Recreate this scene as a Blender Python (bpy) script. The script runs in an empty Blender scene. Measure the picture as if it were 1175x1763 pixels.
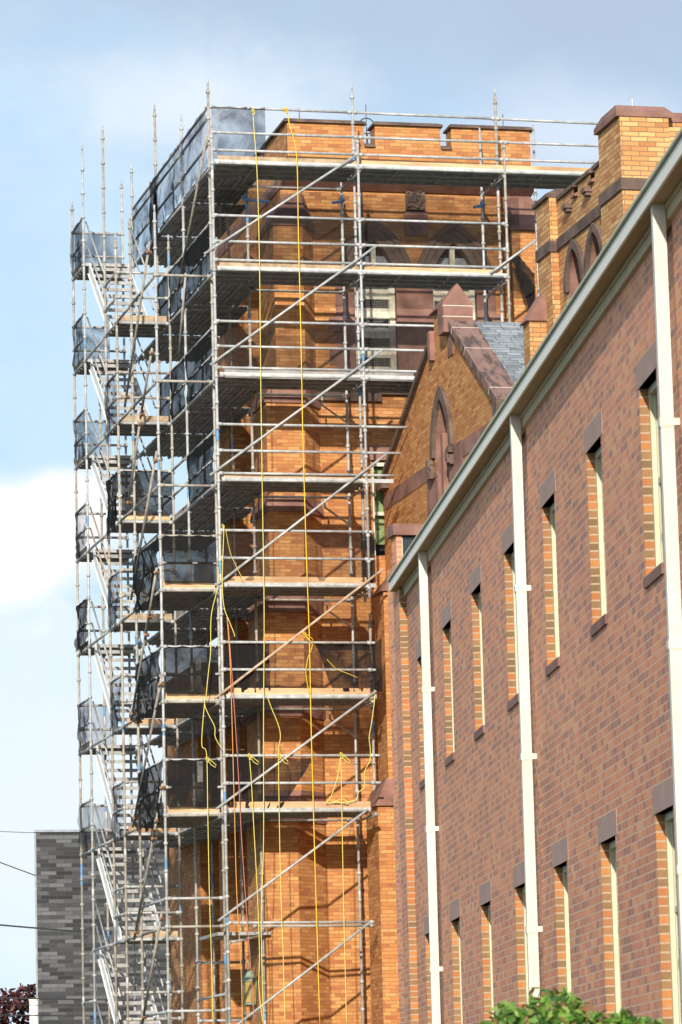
import bpy, math, random
from mathutils import Vector, Matrix, noise
from mathutils.geometry import tessellate_polygon
random.seed(7)
S = bpy.context.scene
COL = S.collection
R = math.radians
# ------------------------------------------------------------------ camera
F, CX, CY = 6640.0, 587.5, 881.5
def _rc(p): return Vector((p[0]-CX, -(p[1]-CY), -F))
_y = _rc((-980, 2003)).normalized(); _x = _rc((28957, 1239)); _x = (_x-_y*_x.dot(_y)).normalized(); _z = _x.cross(_y)
C2W = Matrix((_x, _y, _z))
CAM = Vector((0, 0, 1.6))
def ray(px, py): return C2W @ _rc((px, py))
def onY(px, py, Y): r = ray(px, py); return CAM + r*((Y-CAM.y)/r.y)
def onX(px, py, X): r = ray(px, py); return CAM + r*((X-CAM.x)/r.x)
cd = bpy.data.cameras.new('camera'); cam = bpy.data.objects.new('camera', cd); COL.objects.link(cam)
cam.matrix_world = Matrix.Translation(CAM) @ C2W.to_4x4()
cd.sensor_fit = 'HORIZONTAL'; cd.sensor_width = 36; cd.lens = 36*F/1175
cd.clip_start = .5; cd.clip_end = 3000
cd.dof.use_dof = True; cd.dof.focus_distance = 66; cd.dof.aperture_fstop = 13
S.camera = cam
# ------------------------------------------------------------------ light
SUN_EL, SUN_AZ = R(20.5), R(18)          # azimuth: degrees to the left of straight behind the camera
sdir = Vector((-math.sin(SUN_AZ)*math.cos(SUN_EL), -math.cos(SUN_AZ)*math.cos(SUN_EL), math.sin(SUN_EL)))
sl = bpy.data.lights.new('sun', 'SUN'); sl.energy = 3.5; sl.angle = R(.9); sl.color = (1, .90, .76)
so = bpy.data.objects.new('sun', sl); COL.objects.link(so); so.rotation_euler = sdir.to_track_quat('Z', 'Y').to_euler()
so.location = (0, 0, 60)
S.view_settings.view_transform = 'Standard'; S.view_settings.look = 'None'; S.view_settings.gamma = 1
S.view_settings.exposure = .68
wd = bpy.data.worlds.new('World'); S.world = wd; wd.use_nodes = True
nt = wd.node_tree; nt.nodes.clear()
def nn(t, typ, **kw):
    n = t.nodes.new(typ)
    for k, v in kw.items(): setattr(n, k, v)
    return n
def lk(t, a, b): t.links.new(a, b)
def mathn(t, op, a, b=None, clamp=False):
    n = nn(t, 'ShaderNodeMath', operation=op, use_clamp=clamp)
    for i, v in enumerate((a, b)):
        if v is None: continue
        if isinstance(v, (int, float)): n.inputs[i].default_value = v
        else: lk(t, v, n.inputs[i])
    return n.outputs[0]
def mixc(t, f, a, b, mode='MIX'):
    n = nn(t, 'ShaderNodeMix', data_type='RGBA', blend_type=mode)
    for i, v in ((0, f), (6, a), (7, b)):
        if isinstance(v, (int, float)): n.inputs[i].default_value = v
        elif isinstance(v, tuple): n.inputs[i].default_value = v if len(v) == 4 else v+(1,)
        else: lk(t, v, n.inputs[i])
    return n.outputs[2]
def ramp(t, f, stops, interp='LINEAR'):
    n = nn(t, 'ShaderNodeValToRGB'); n.color_ramp.interpolation = interp
    e = n.color_ramp.elements
    while len(e) < len(stops): e.new(.5)
    for el, (p, c) in zip(e, stops): el.position = p; el.color = c if len(c) == 4 else tuple(c)+(1,)
    lk(t, f, n.inputs[0]); return n.outputs[0]
def smooth(t, v, lo, hi, a=0., b=1.):
    n = nn(t, 'ShaderNodeMapRange', interpolation_type='SMOOTHSTEP')
    lk(t, v, n.inputs[0]); n.inputs[1].default_value = lo; n.inputs[2].default_value = hi
    n.inputs[3].default_value = a; n.inputs[4].default_value = b; return n.outputs[0]
def noisen(t, vec, scale, detail=4, rough=.55, dist=0.):
    n = nn(t, 'ShaderNodeTexNoise'); n.inputs['Scale'].default_value = scale; n.inputs['Detail'].default_value = detail
    n.inputs['Roughness'].default_value = rough; n.inputs['Distortion'].default_value = dist
    if vec is not None: lk(t, vec, n.inputs['Vector'])
    return n.outputs[0]
sky = nn(nt, 'ShaderNodeTexSky', sky_type='NISHITA', sun_disc=False)
sky.sun_elevation = SUN_EL; sky.sun_rotation = math.atan2(sdir.x, sdir.y)
sky.air_density = 1.0; sky.dust_density = 2.0
tc = nn(nt, 'ShaderNodeTexCoord'); gen = tc.outputs['Generated']
mp = nn(nt, 'ShaderNodeMapping'); lk(nt, gen, mp.inputs[0]); mp.inputs['Scale'].default_value = (1, 1, 1.6)
sep = nn(nt, 'ShaderNodeSeparateXYZ'); lk(nt, gen, sep.inputs[0])
nA = noisen(nt, mp.outputs[0], 9, 6, .55); nB = noisen(nt, mp.outputs[0], 26, 7, .6, .2)
skyc = mixc(nt, 1.0, sky.outputs[0], (.12, .125, .125), 'MULTIPLY')
# thin bright haze, denser towards the horizon; a grey-blue sheet of cloud high up on the right; cumulus low on the left
veil = mathn(nt, 'ADD', smooth(nt, nA, .35, .68, .42, .80), smooth(nt, sep.outputs[2], .17, .03, 0, .5), True)
c1 = mixc(nt, veil, skyc, (.62, .80, .97))
zz = mathn(nt, 'ADD', sep.outputs[2], mathn(nt, 'MULTIPLY', mathn(nt, 'SUBTRACT', nB, .5), .05))
zz = mathn(nt, 'ADD', zz, mathn(nt, 'MULTIPLY', sep.outputs[0], .20))
c2 = mixc(nt, mathn(nt, 'MULTIPLY', smooth(nt, zz, .29, .345), .9), c1, (.42, .515, .66))
def blob(px, py, rad, stretch, col, prev, lo=.25, hi=.75, amt=1.3):
    d = ray(px, py).normalized()
    v = nn(nt, 'ShaderNodeVectorMath', operation='SUBTRACT'); lk(nt, gen, v.inputs[0]); v.inputs[1].default_value = d
    m = nn(nt, 'ShaderNodeMapping'); lk(nt, v.outputs[0], m.inputs[0]); m.inputs['Scale'].default_value = (1/stretch, 1, 1)
    l = nn(nt, 'ShaderNodeVectorMath', operation='LENGTH'); lk(nt, m.outputs[0], l.inputs[0])
    q = mathn(nt, 'SUBTRACT', 1., mathn(nt, 'DIVIDE', l.outputs['Value'], rad))
    q = mathn(nt, 'ADD', q, mathn(nt, 'MULTIPLY', mathn(nt, 'SUBTRACT', nB, .5), amt))
    return mixc(nt, smooth(nt, q, lo, hi), prev, col)
c3 = blob(60, 1400, .075, 2.2, (.76, .84, .92), c2, -.2, .9)
c3 = blob(20, 940, .021, 1.6, (.98, .97, .97), c3, -.1, .65, 1.0)
c3 = blob(100, 880, .014, 1.3, (1.0, .98, .98), c3, -.1, .6, 1.0)
c3 = blob(370, 190, .028, 2.4, (.72, .80, .90), c3, .0, 1.0)
c3 = blob(1010, 230, .022, 2.6, (.62, .72, .86), c3, .0, 1.0)
bgn = nn(nt, 'ShaderNodeBackground'); lk(nt, c3, bgn.inputs[0]); bgn.inputs[1].default_value = .72
wo = nn(nt, 'ShaderNodeOutputWorld'); lk(nt, bgn.outputs[0], wo.inputs[0])
# ------------------------------------------------------------------ materials
def newmat(name, rough=.8, metal=0.):
    m = bpy.data.materials.new(name); m.use_nodes = True; t = m.node_tree
    b = t.nodes['Principled BSDF']; b.inputs['Roughness'].default_value = rough; b.inputs['Metallic'].default_value = metal
    return m, t, b
def bump(t, b, h, strength=.3, dist=.01):
    n = nn(t, 'ShaderNodeBump'); n.inputs['Strength'].default_value = strength; n.inputs['Distance'].default_value = dist
    lk(t, h, n.inputs['Height']); lk(t, n.outputs[0], b.inputs['Normal'])
def noisy(name, c1, c2, scale=3, rough=.8, metal=0., det=5, spread=(.35, .65), bmp=.2, c3=None):
    m, t, b = newmat(name, rough, metal); g = nn(t, 'ShaderNodeTexCoord').outputs['Object']
    f = noisen(t, g, scale, det, .6); st = [(spread[0], c1), (spread[1], c2)]
    if c3: st.append((min(1, spread[1]+.12), c3))
    c = ramp(t, f, st); lk(t, c, b.inputs['Base Color'])
    if bmp: bump(t, b, noisen(t, g, scale*8, 4), bmp, .01)
    return m
def brickmat(name, stops, mortar, bw, rh, ms=.008, stain=.25, hgt=.004, vary=.5):
    m, t, b = newmat(name, .85); co = nn(t, 'ShaderNodeTexCoord'); uv = co.outputs['UV']
    def br(off):
        n = nn(t, 'ShaderNodeTexBrick'); n.offset = .5; n.inputs['Scale'].default_value = 1
        n.inputs['Color1'].default_value = (0, 0, 0, 1); n.inputs['Color2'].default_value = (1, 1, 1, 1)
        n.inputs['Mortar'].default_value = (.5, .5, .5, 1)
        n.inputs['Mortar Size'].default_value = ms; n.inputs['Mortar Smooth'].default_value = .2
        n.inputs['Brick Width'].default_value = bw; n.inputs['Row Height'].default_value = rh
        v = nn(t, 'ShaderNodeMapping'); lk(t, uv, v.inputs[0]); v.inputs['Location'].default_value = off
        lk(t, v.outputs[0], n.inputs['Vector']); return n
    a = br((0, 0, 0)); a2 = br((bw*37, rh*18, 0))
    rnd = mathn(t, 'ADD', mathn(t, 'MULTIPLY', a.outputs[0], .6), mathn(t, 'MULTIPLY', a2.outputs[0], .4))
    fine = noisen(t, uv, 22, 3)
    rnd = mathn(t, 'ADD', rnd, mathn(t, 'MULTIPLY', mathn(t, 'SUBTRACT', fine, .5), .35), True)
    col = ramp(t, rnd, stops)
    big = noisen(t, co.outputs['Object'], .45, 5, .6)
    st = ramp(t, big, [(.35, (1-stain,)*3), (.62, (1.0,)*3)])
    col = mixc(t, 1., col, st, 'MULTIPLY')
    col = mixc(t, a.outputs['Fac'], col, mortar)
    lk(t, col, b.inputs['Base Color'])
    h = mathn(t, 'ADD', mathn(t, 'MULTIPLY', a.outputs['Fac'], -1.), mathn(t, 'MULTIPLY', fine, .3))
    bump(t, b, h, .7, hgt)
    return m
M = {}
M['orange_brick'] = brickmat('orange_brick', [(.1, (.37, .13, .045)), (.34, (.47, .19, .060)), (.6, (.545, .25, .080)), (.92, (.62, .325, .120))],
                             (.30, .155, .075), .225, .0700, .0058, .14)
M['pale_orange_brick'] = brickmat('pale_orange_brick', [(.08, (.42, .17, .06)), (.4, (.57, .28, .10)), (.9, (.72, .43, .18))],
                             (.26, .15, .08), .26, .075, .008, .18)
M['red_brick'] = brickmat('red_brick', [(.08, (.40, .20, .165)), (.28, (.54, .235, .15)), (.50, (.70, .27, .15)), (.74, (.80, .33, .16)), (.95, (.77, .40, .20))],
                          (.66, .44, .30), .185, .0765, .0080, .17)
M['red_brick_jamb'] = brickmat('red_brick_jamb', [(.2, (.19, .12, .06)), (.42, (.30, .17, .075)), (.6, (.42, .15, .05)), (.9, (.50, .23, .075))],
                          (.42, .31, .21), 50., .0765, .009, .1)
M['grey_brick'] = brickmat('grey_brick', [(.15, (.022, .022, .026)), (.45, (.055, .057, .063)), (.8, (.14, .143, .15))], (.06, .061, .065), .46, .115, .008, .15, .006)
M['brownstone'] = noisy('brownstone', (.15, .075, .06), (.31, .165, .13), 2.2, .85, 0, 7, (.32, .66), .35)
M['dark_brownstone'] = noisy('dark_brownstone', (.075, .05, .042), (.17, .115, .09), 3.2, .9, 0, 7, (.35, .65), .4)
M['wing_lintel'] = noisy('wing_lintel', (.36, .235, .185), (.44, .30, .245), 4, .8, 0, 5, (.3, .7), .15)
M['joint'] = noisy('joint', (.55, .50, .42), (.7, .64, .55), 12)
def galv(name, c1, c2, rough, metal=.55):
    return noisy(name, c1, c2, 7, rough, metal, 6, (.35, .7), .08)
M['steel'] = galv('galvanised_steel', (.30, .31, .315), (.53, .545, .55), .5, .1)
M['steel_old'] = galv('weathered_steel', (.25, .23, .20), (.47, .44, .385), .6, .05)
M['steel_deck'] = galv('deck_steel', (.26, .265, .27), (.44, .445, .45), .6, .05)
M['alu'] = galv('aluminium', (.42, .43, .43), (.58, .59, .58), .55, .1)
M['bright_alu'] = galv('bright_aluminium', (.60, .62, .61), (.76, .78, .77), .5, .05)
M['blue_paint'] = noisy('blue_paint', (.08, .20, .40), (.16, .32, .50), 9, .55)
M['orange_paint'] = noisy('orange_paint', (.65, .12, .03), (.5, .16, .07), 9, .6)
M['rust'] = noisy('rusty_pipe', (.36, .24, .16), (.58, .45, .34), 5, .75)
M['coupler'] = noisy('rusty_coupler', (.20, .10, .06), (.34, .22, .15), 9, .8)
M['cream_paint'] = noisy('cream_paint', (.53, .515, .44), (.64, .625, .545), 2, .45, 0, 4, (.3, .7), .05)
M['plain_white'] = noisy('white_board', (.72, .73, .74), (.8, .8, .8), 3, .6)
M['cream_trim'] = noisy('cream_trim', (.48, .46, .31), (.56, .54, .39), 3, .55, 0, 4, (.3, .7), .05)
M['olive_trim'] = noisy('olive_trim', (.42, .33, .18), (.48, .39, .23), 3, .6)
M['fascia'] = noisy('grey_green_fascia', (.84, .80, .69), (.90, .87, .77), 3, .7, 0, 4, (.3, .7), .04)
M['soffit'] = noisy('soffit_board', (.36, .235, .115), (.43, .29, .15), 2, .7, 0, 4, (.3, .7), .05)
M['louvre'] = noisy('louvre_paint', (.50, .45, .34), (.80, .76, .62), 8, .8, 0, 6, (.3, .6), .2)
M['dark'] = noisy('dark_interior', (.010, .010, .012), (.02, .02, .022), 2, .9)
M['lead'] = noisy('lead_flashing', (.22, .25, .29), (.34, .37, .42), 4, .5)
M['yellow_rope'] = noisy('yellow_rope', (.66, .56, .10), (.76, .67, .19), 40, .7)
M['gold_rope'] = noisy('gold_rope', (.72, .47, .02), (.85, .60, .05), 40, .7)
M['orange_rope'] = noisy('orange_rope', (.62, .28, .06), (.70, .36, .10), 40, .7)
M['red_rope'] = noisy('red_rope', (.46, .13, .10), (.55, .20, .16), 40, .7)
M['cable'] = noisy('black_cable', (.02, .02, .022), (.04, .04, .045), 20, .6)
M['asphalt'] = noisy('asphalt', (.04, .04, .042), (.065, .065, .065), 2, .9)
M['paving'] = noisy('paving', (.26, .25, .23), (.34, .33, .30), 1.5, .9)
M['lawn'] = noisy('lawn', (.04, .075, .02), (.07, .12, .03), .8, .95)
M['bark'] = noisy('bark', (.07, .05, .035), (.13, .10, .07), 6, .95)
M['verdigris'] = noisy('verdigris', (.16, .24, .19), (.28, .38, .30), 9, .7)
M['amber'] = noisy('amber_glass', (.34, .22, .05), (.48, .33, .09), 8, .35)
M['curtain'] = noisy('green_curtain', (.13, .20, .07), (.28, .35, .16), 12, .8)
M['felt'] = noisy('roof_felt', (.09, .09, .09), (.13, .13, .13), 3, .9)
def wood():
    m, t, b = newmat('timber_board', .8); g = nn(t, 'ShaderNodeTexCoord').outputs['Object']
    mpn = nn(t, 'ShaderNodeMapping'); lk(t, g, mpn.inputs[0]); mpn.inputs['Scale'].default_value = (.5, .5, 9)
    f = noisen(t, mpn.outputs[0], 5, 6, .6); f2 = noisen(t, g, .7, 3)
    c = ramp(t, f, [(.3, (.50, .32, .17)), (.7, (.74, .55, .34))]); d = ramp(t, f2, [(.35, (.62, .52, .46)), (.6, (1, 1, 1))])
    lk(t, mixc(t, 1., c, d, 'MULTIPLY'), b.inputs['Base Color']); return m
M['wood'] = wood()
M['wood_tan'] = noisy('tan_board', (.30, .21, .13), (.52, .40, .27), 5, .85)
M['wood_old'] = noisy('weathered_board', (.20, .15, .11), (.38, .30, .23), 5, .85)
def slate():
    m, t, b = newmat('grey_slate', .7); co = nn(t, 'ShaderNodeTexCoord')
    n = nn(t, 'ShaderNodeTexBrick'); n.offset = .37; n.offset_frequency = 2; n.squash = 1.3; n.squash_frequency = 3
    for k, v in (('Scale', 1), ('Mortar Size', .006), ('Brick Width', .28), ('Row Height', .135)): n.inputs[k].default_value = v
    n.inputs['Color1'].default_value = (.15, .165, .185, 1); n.inputs['Color2'].default_value = (.30, .335, .365, 1); n.inputs['Mortar'].default_value = (.04, .05, .05, 1)
    lk(t, co.outputs['UV'], n.inputs['Vector'])
    lk(t, mixc(t, .5, n.outputs[0], noisen(t, co.outputs['Object'], 5), 'OVERLAY'), b.inputs['Base Color'])
    bump(t, b, mathn(t, 'SUBTRACT', 1., n.outputs['Fac']), .8, .02); return m
M['slate'] = slate()
def coppermat():   # stained coping: brownstone with dark runs down the slope
    m, t, b = newmat('stained_coping', .8); co = nn(t, 'ShaderNodeTexCoord')
    mpn = nn(t, 'ShaderNodeMapping'); lk(t, co.outputs['UV'], mpn.inputs[0]); mpn.inputs['Scale'].default_value = (1.5, .42, 1)
    mpn.inputs['Rotation'].default_value = (0, 0, R(20))
    f = noisen(t, mpn.outputs[0], 4, 6, .65)
    c = ramp(t, f, [(.44, (.085, .055, .05)), (.5, (.20, .12, .10)), (.75, (.27, .165, .135))])
    lk(t, c, b.inputs['Base Color']); return m
M['stained_coping'] = coppermat()
def glassmat():
    m, t, b = newmat('window_glass', .12); b.inputs['Base Color'].default_value = (.03, .035, .04, 1)
    g = nn(t, 'ShaderNodeTexCoord').outputs['Object']; bump(t, b, noisen(t, g, 1.5, 2), .15, .02); return m
M['glass'] = glassmat()
def netmat(name, col, a0, a1, th=620.):
    m, t, b = newmat(name, .9); b.inputs['Base Color'].default_value = col+(1,)
    co = nn(t, 'ShaderNodeTexCoord'); f = noisen(t, co.outputs['Object'], 1.3, 6, .62, .9)
    fine = noisen(t, co.outputs['UV'], 60, 2, .5)
    a = mathn(t, 'ADD', smooth(t, f, .35, .68, a0, a1), mathn(t, 'MULTIPLY', mathn(t, 'SUBTRACT', fine, .5), .3), True)
    tr = nn(t, 'ShaderNodeBsdfTransparent'); mx = nn(t, 'ShaderNodeMixShader')
    tl = nn(t, 'ShaderNodeBsdfTranslucent'); tl.inputs[0].default_value = col+(1,)
    m2 = nn(t, 'ShaderNodeMixShader'); m2.inputs[0].default_value = .12; b.inputs['Specular IOR Level'].default_value = .05
    lk(t, b.outputs[0], m2.inputs[1]); lk(t, tl.outputs[0], m2.inputs[2])
    lk(t, a, mx.inputs[0]); lk(t, tr.outputs[0], mx.inputs[1]); lk(t, m2.outputs[0], mx.inputs[2])
    lk(t, mx.outputs[0], t.nodes['Material Output'].inputs[0]); return m
M['net'] = netmat('debris_net', (.016, .016, .017), .78, 1.0)
M['net_thin'] = netmat('thin_debris_net', (.034, .028, .026), .30, .60)
M['net_blue'] = netmat('open_debris_net', (.024, .032, .050), .26, .78)
M['plastic'] = netmat('plastic_sheet', (.42, .43, .43), .45, .85)
def wiremesh():
    m, t, b = newmat('wire_mesh', .5, .3); b.inputs['Base Color'].default_value = (.42, .42, .38, 1)
    uv = nn(t, 'ShaderNodeTexCoord').outputs['UV']; s = nn(t, 'ShaderNodeSeparateXYZ'); lk(t, uv, s.inputs[0])
    def line(v): return mathn(t, 'LESS_THAN', mathn(t, 'FRACT', mathn(t, 'MULTIPLY', v, 30.)), .09)
    a = mathn(t, 'MAXIMUM', line(s.outputs[0]), line(s.outputs[1]))
    tr = nn(t, 'ShaderNodeBsdfTransparent'); mx = nn(t, 'ShaderNodeMixShader')
    lk(t, a, mx.inputs[0]); lk(t, tr.outputs[0], mx.inputs[1]); lk(t, b.outputs[0], mx.inputs[2])
    lk(t, mx.outputs[0], t.nodes['Material Output'].inputs[0]); return m
M['wire'] = wiremesh()
def leafmat(name, stops):
    m, t, b = newmat(name, .5); oi = nn(t, 'ShaderNodeNewGeometry').outputs['Random Per Island']
    c = ramp(t, oi, stops); lk(t, c, b.inputs['Base Color'])
    tl = nn(t, 'ShaderNodeBsdfTranslucent'); lk(t, c, tl.inputs[0]); mx = nn(t, 'ShaderNodeMixShader'); mx.inputs[0].default_value = .3
    lk(t, b.outputs[0], mx.inputs[1]); lk(t, tl.outputs[0], mx.inputs[2]); lk(t, mx.outputs[0], t.nodes['Material Output'].inputs[0]); return m
M['leaf'] = leafmat('green_leaf', [(0, (.045, .12, .02)), (.4, (.12, .27, .04)), (.8, (.25, .42, .08)), (.95, (.27, .14, .06))])
M['leaf_red'] = leafmat('purple_leaf', [(0, (.03, .012, .014)), (.6, (.09, .03, .03)), (1, (.16, .06, .05))])
# ------------------------------------------------------------------ mesh builder
class MB:
    def __init__(s): s.v = []; s.f = []; s.m = []; s.uv = {}
    def face(s, pts, m=0):
        b = len(s.v); s.v += [Vector(p) for p in pts]; s.f.append(tuple(range(b, b+len(pts)))); s.m.append(m); return len(s.f)-1
    def mesh(s, vs, fs, m=0):
        b = len(s.v); s.v += [Vector(p) for p in vs]
        for f in fs: s.f.append(tuple(b+i for i in f)); s.m.append(m)
    def box(s, a, b, m=0, T=None):
        x0, y0, z0 = (min(a[i], b[i]) for i in range(3)); x1, y1, z1 = (max(a[i], b[i]) for i in range(3))
        vs = [Vector(p) for p in ((x0,y0,z0),(x1,y0,z0),(x1,y1,z0),(x0,y1,z0),(x0,y0,z1),(x1,y0,z1),(x1,y1,z1),(x0,y1,z1))]
        if T: vs = [T(*p) for p in vs]
        fs = [(0,1,5,4),(1,2,6,5),(2,3,7,6),(3,0,4,7),(4,5,6,7),(3,2,1,0)]
        if T and (vs[1]-vs[0]).cross(vs[3]-vs[0]).dot(vs[4]-vs[0]) < 0: fs = [f[::-1] for f in fs]
        s.mesh(vs, fs, m)
    def loft(s, bot, top, m=0, caps=True):
        n = len(bot); vs = list(bot)+list(top)
        s.mesh(vs, [(i, (i+1) % n, n+(i+1) % n, n+i) for i in range(n)]+([tuple(range(n-1, -1, -1)), tuple(range(n, 2*n))] if caps else []), m)
    def tube(s, pts, r, n=8, m=0, caps=True, radii=None):
        pts = [Vector(p) for p in pts]; up = None; rings = []
        for i, p in enumerate(pts):
            d = (pts[min(i+1, len(pts)-1)]-pts[max(i-1, 0)]).normalized()
            if up is None: up = d.orthogonal().normalized()
            up = (up-d*up.dot(d)).normalized(); w = d.cross(up); rr = radii[i] if radii else r
            rings.append([p+(up*math.cos(a)+w*math.sin(a))*rr for a in [2*math.pi*k/n for k in range(n)]])
        vs = [q for r_ in rings for q in r_]; fs = []
        for i in range(len(pts)-1):
            for k in range(n): fs.append((i*n+k, i*n+(k+1) % n, (i+1)*n+(k+1) % n, (i+1)*n+k))
        if caps: fs += [tuple(range(n-1, -1, -1)), tuple((len(pts)-1)*n+k for k in range(n))]
        s.mesh(vs, fs, m)
    def panel(s, outer, holes, T, depth, m=0, mj=0, back=None):
        """flat wall with holes: outer/holes are 2D (u, v); T(u, d, v) -> 3D with d = inward depth"""
        loops = [outer]+holes; allp = [p for l in loops for p in l]
        tris = tessellate_polygon([[Vector((p[0], p[1], 0)) for p in l] for l in loops])
        out = T(0, -1, 0)-T(0, 0, 0)
        P = [T(p[0], 0, p[1]) for p in allp]
        for t in tris:
            a, b, c = (P[i] for i in t)
            if (b-a).cross(c-a).dot(out) < 0: a, c = c, a
            s.face([a, b, c], m)
        for h in holes:
            cen = Vector((sum(p[0] for p in h)/len(h), 0, sum(p[1] for p in h)/len(h)))
            c3 = T(cen.x, depth/2, cen.z)
            for i in range(len(h)):
                p, q = h[i], h[(i+1) % len(h)]
                f = [T(p[0], 0, p[1]), T(q[0], 0, q[1]), T(q[0], depth, q[1]), T(p[0], depth, p[1])]
                nrm = (f[1]-f[0]).cross(f[2]-f[0])
                if nrm.dot(c3-f[0]) < 0: f = f[::-1]
                s.face(f, mj)
            if back is not None: s.face([T(p[0], depth, p[1]) for p in h], back)
    def build(s, name, mats, parent=None, smooth=False, uvrot=False):
        me = bpy.data.meshes.new(name); me.from_pydata([tuple(v) for v in s.v], [], s.f)
        for m in (mats if isinstance(mats, (list, tuple)) else [mats]): me.materials.append(M[m])
        me.polygons.foreach_set('material_index', s.m); me.update()
        uvl = me.uv_layers.new(name='UVMap').data
        for p in me.polygons:
            n = p.normal
            if abs(n.z) > .97: t, b = Vector((1, 0, 0)), Vector((0, 1, 0))
            else:
                t = Vector((0, 0, 1)).cross(n).normalized(); b = n.cross(t)
                if abs(n.z) < .05: b = Vector((0, 0, 1))
            for li in p.loop_indices:
                c = me.vertices[me.loops[li].vertex_index].co; uvl[li].uv = (c.dot(t), c.dot(b))
            if smooth: p.use_smooth = True
        o = bpy.data.objects.new(name, me); COL.objects.link(o)
        if parent:
            o.parent = parent; o.matrix_parent_inverse = Matrix.Translation(-parent.location)
        return o
def tag(o, label=None, cat=None, group=None, kind=None):
    if label: o['label'] = label
    if cat: o['category'] = cat
    if group: o['group'] = group
    if kind: o['kind'] = kind
    return o
def thing(name, loc, label, cat, group=None):
    o = bpy.data.objects.new(name, None); COL.objects.link(o); o.location = loc; o.empty_display_size = .3
    return tag(o, label, cat, group)
def I(x, y, z): return Vector((x, y, z))
# ------------------------------------------------------------------ setting
b = MB(); b.face([(-1500, -300, 0), (1500, -300, 0), (1500, 1800, 0), (-1500, 1800, 0)]); tag(b.build('ground', 'lawn'), kind='structure')
b = MB(); b.box((-30, -8, -.1), (5.5, 140, .004)); tag(b.build('road', 'asphalt'), kind='structure')
b = MB(); b.box((5.5, -8, -.1), (7.4, 140, .12)); b.box((-34, 96, -.1), (60, 99, .116)); tag(b.build('pavement', 'paving'), kind='structure')
# ------------------------------------------------------------------ brick building (wing) on the right
WO = Vector((9.86, 30.55, 0)); ww = Vector((.1458, .9893, 0)).normalized(); wn = Vector((ww.y, -ww.x, 0))
def WT(s, d, z): return WO+ww*s+wn*d+Vector((0, 0, z))        # s along the wall, d inward, z up
wing = thing('brick_building', WT(9, 0, 0), 'long red and grey brick building with cream downpipes, narrow windows and a deep eave', 'building')
SW = 3.065; S0, S1 = -9.3, 20.35; TOPZ = 9.02
wins = []
for k in range(-2, 7):
    s = k*SW
    wins.append((s, 6.18, 7.80)); wins.append((s, 1.95, 4.20))
DS = [-1.90, 7.14, 16.42]; chs = [(-1.885, -1.0), (7.165, 8.27), (16.46, 17.45)]                                     # recess centre beside each downpipe
holes = [[(s-.89, z0), (s, z0), (s, z1), (s-.89, z1)] for s, z0, z1 in wins]
bt = MB()
segs = []; edges = [S0]; 
for c in chs: edges += list(c)
edges += [19.55]
for i in range(0, len(edges), 2):
    a, c = edges[i], edges[i+1]
    hs = [h for h in holes if a < h[0][0] and h[1][0] < c]
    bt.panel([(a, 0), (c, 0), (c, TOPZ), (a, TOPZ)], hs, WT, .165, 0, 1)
for c0, c1 in chs:                                                   # shallow recess behind each downpipe
    bt.face([WT(c0, .07, 0), WT(c0, .07, TOPZ), WT(c1, .07, TOPZ), WT(c1, .07, 0)], 0)
    bt.face([WT(c1, 0, 0), WT(c1, .07, 0), WT(c1, .07, TOPZ), WT(c1, 0, TOPZ)], 0)
    bt.face([WT(c0, 0, 0), WT(c0, 0, TOPZ), WT(c0, .07, TOPZ), WT(c0, .07, 0)], 0)
# end pier standing proud, back and end walls
bt.box((19.55, -.10, 0), (20.35, .4, TOPZ-.01), 0, WT)
bt.box((S0, .172, 0), (20.1, 11, TOPZ-.02), 0, WT)
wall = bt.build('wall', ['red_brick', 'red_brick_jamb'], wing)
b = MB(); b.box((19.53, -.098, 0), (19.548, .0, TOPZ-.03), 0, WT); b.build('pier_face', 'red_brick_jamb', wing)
for (s, z0, z1) in wins:
    fr = MB(); a0, a1 = s-.89, s
    d0, d1 = .080, .1655
    fr.box((a1-.055, d0, z0), (a1-.001, d1, z1-.001), 0, WT); fr.box((a0+.001, d0, z0), (a0+.055, d1, z1-.001), 0, WT)
    fr.box((a0+.055, d0, z1-.06), (a1-.055, d1, z1-.001), 0, WT); fr.box((a0+.055, d0, z0+.001), (a1-.055, d1, z0+.06), 0, WT)
    wf = fr.build('window', 'cream_trim', wing)
    g = MB(); zm = (z0+z1)/2+(.33 if z1 < 5 else 0)
    g.box((a0+.055, .150, z0+.06), (a1-.055, .156, z1-.06), 0, WT); g.build('pane', 'glass', wf)
    sb = MB()
    sb.box((a0+.055, .120, zm-.025), (a1-.055, .148, zm+.025), 0, WT)
    for q in (a0+.075, a1-.075): sb.box((q-.02, .122, z0+.06), (q+.02, .1485, z1-.06), 0, WT)
    sb.build('sash', 'cream_trim', wf)
    q = MB(); q.box((a0-.12, -.004, z1), (a1+.10, .0795, z1+.222), 0, WT); q.build('lintel', 'wing_lintel', wing)
    q = MB(); q.box((a0-.01, -.022, z0-.09), (a1+.01, .0795, z0), 0, WT); q.build('sill', 'brownstone', wing)
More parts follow.
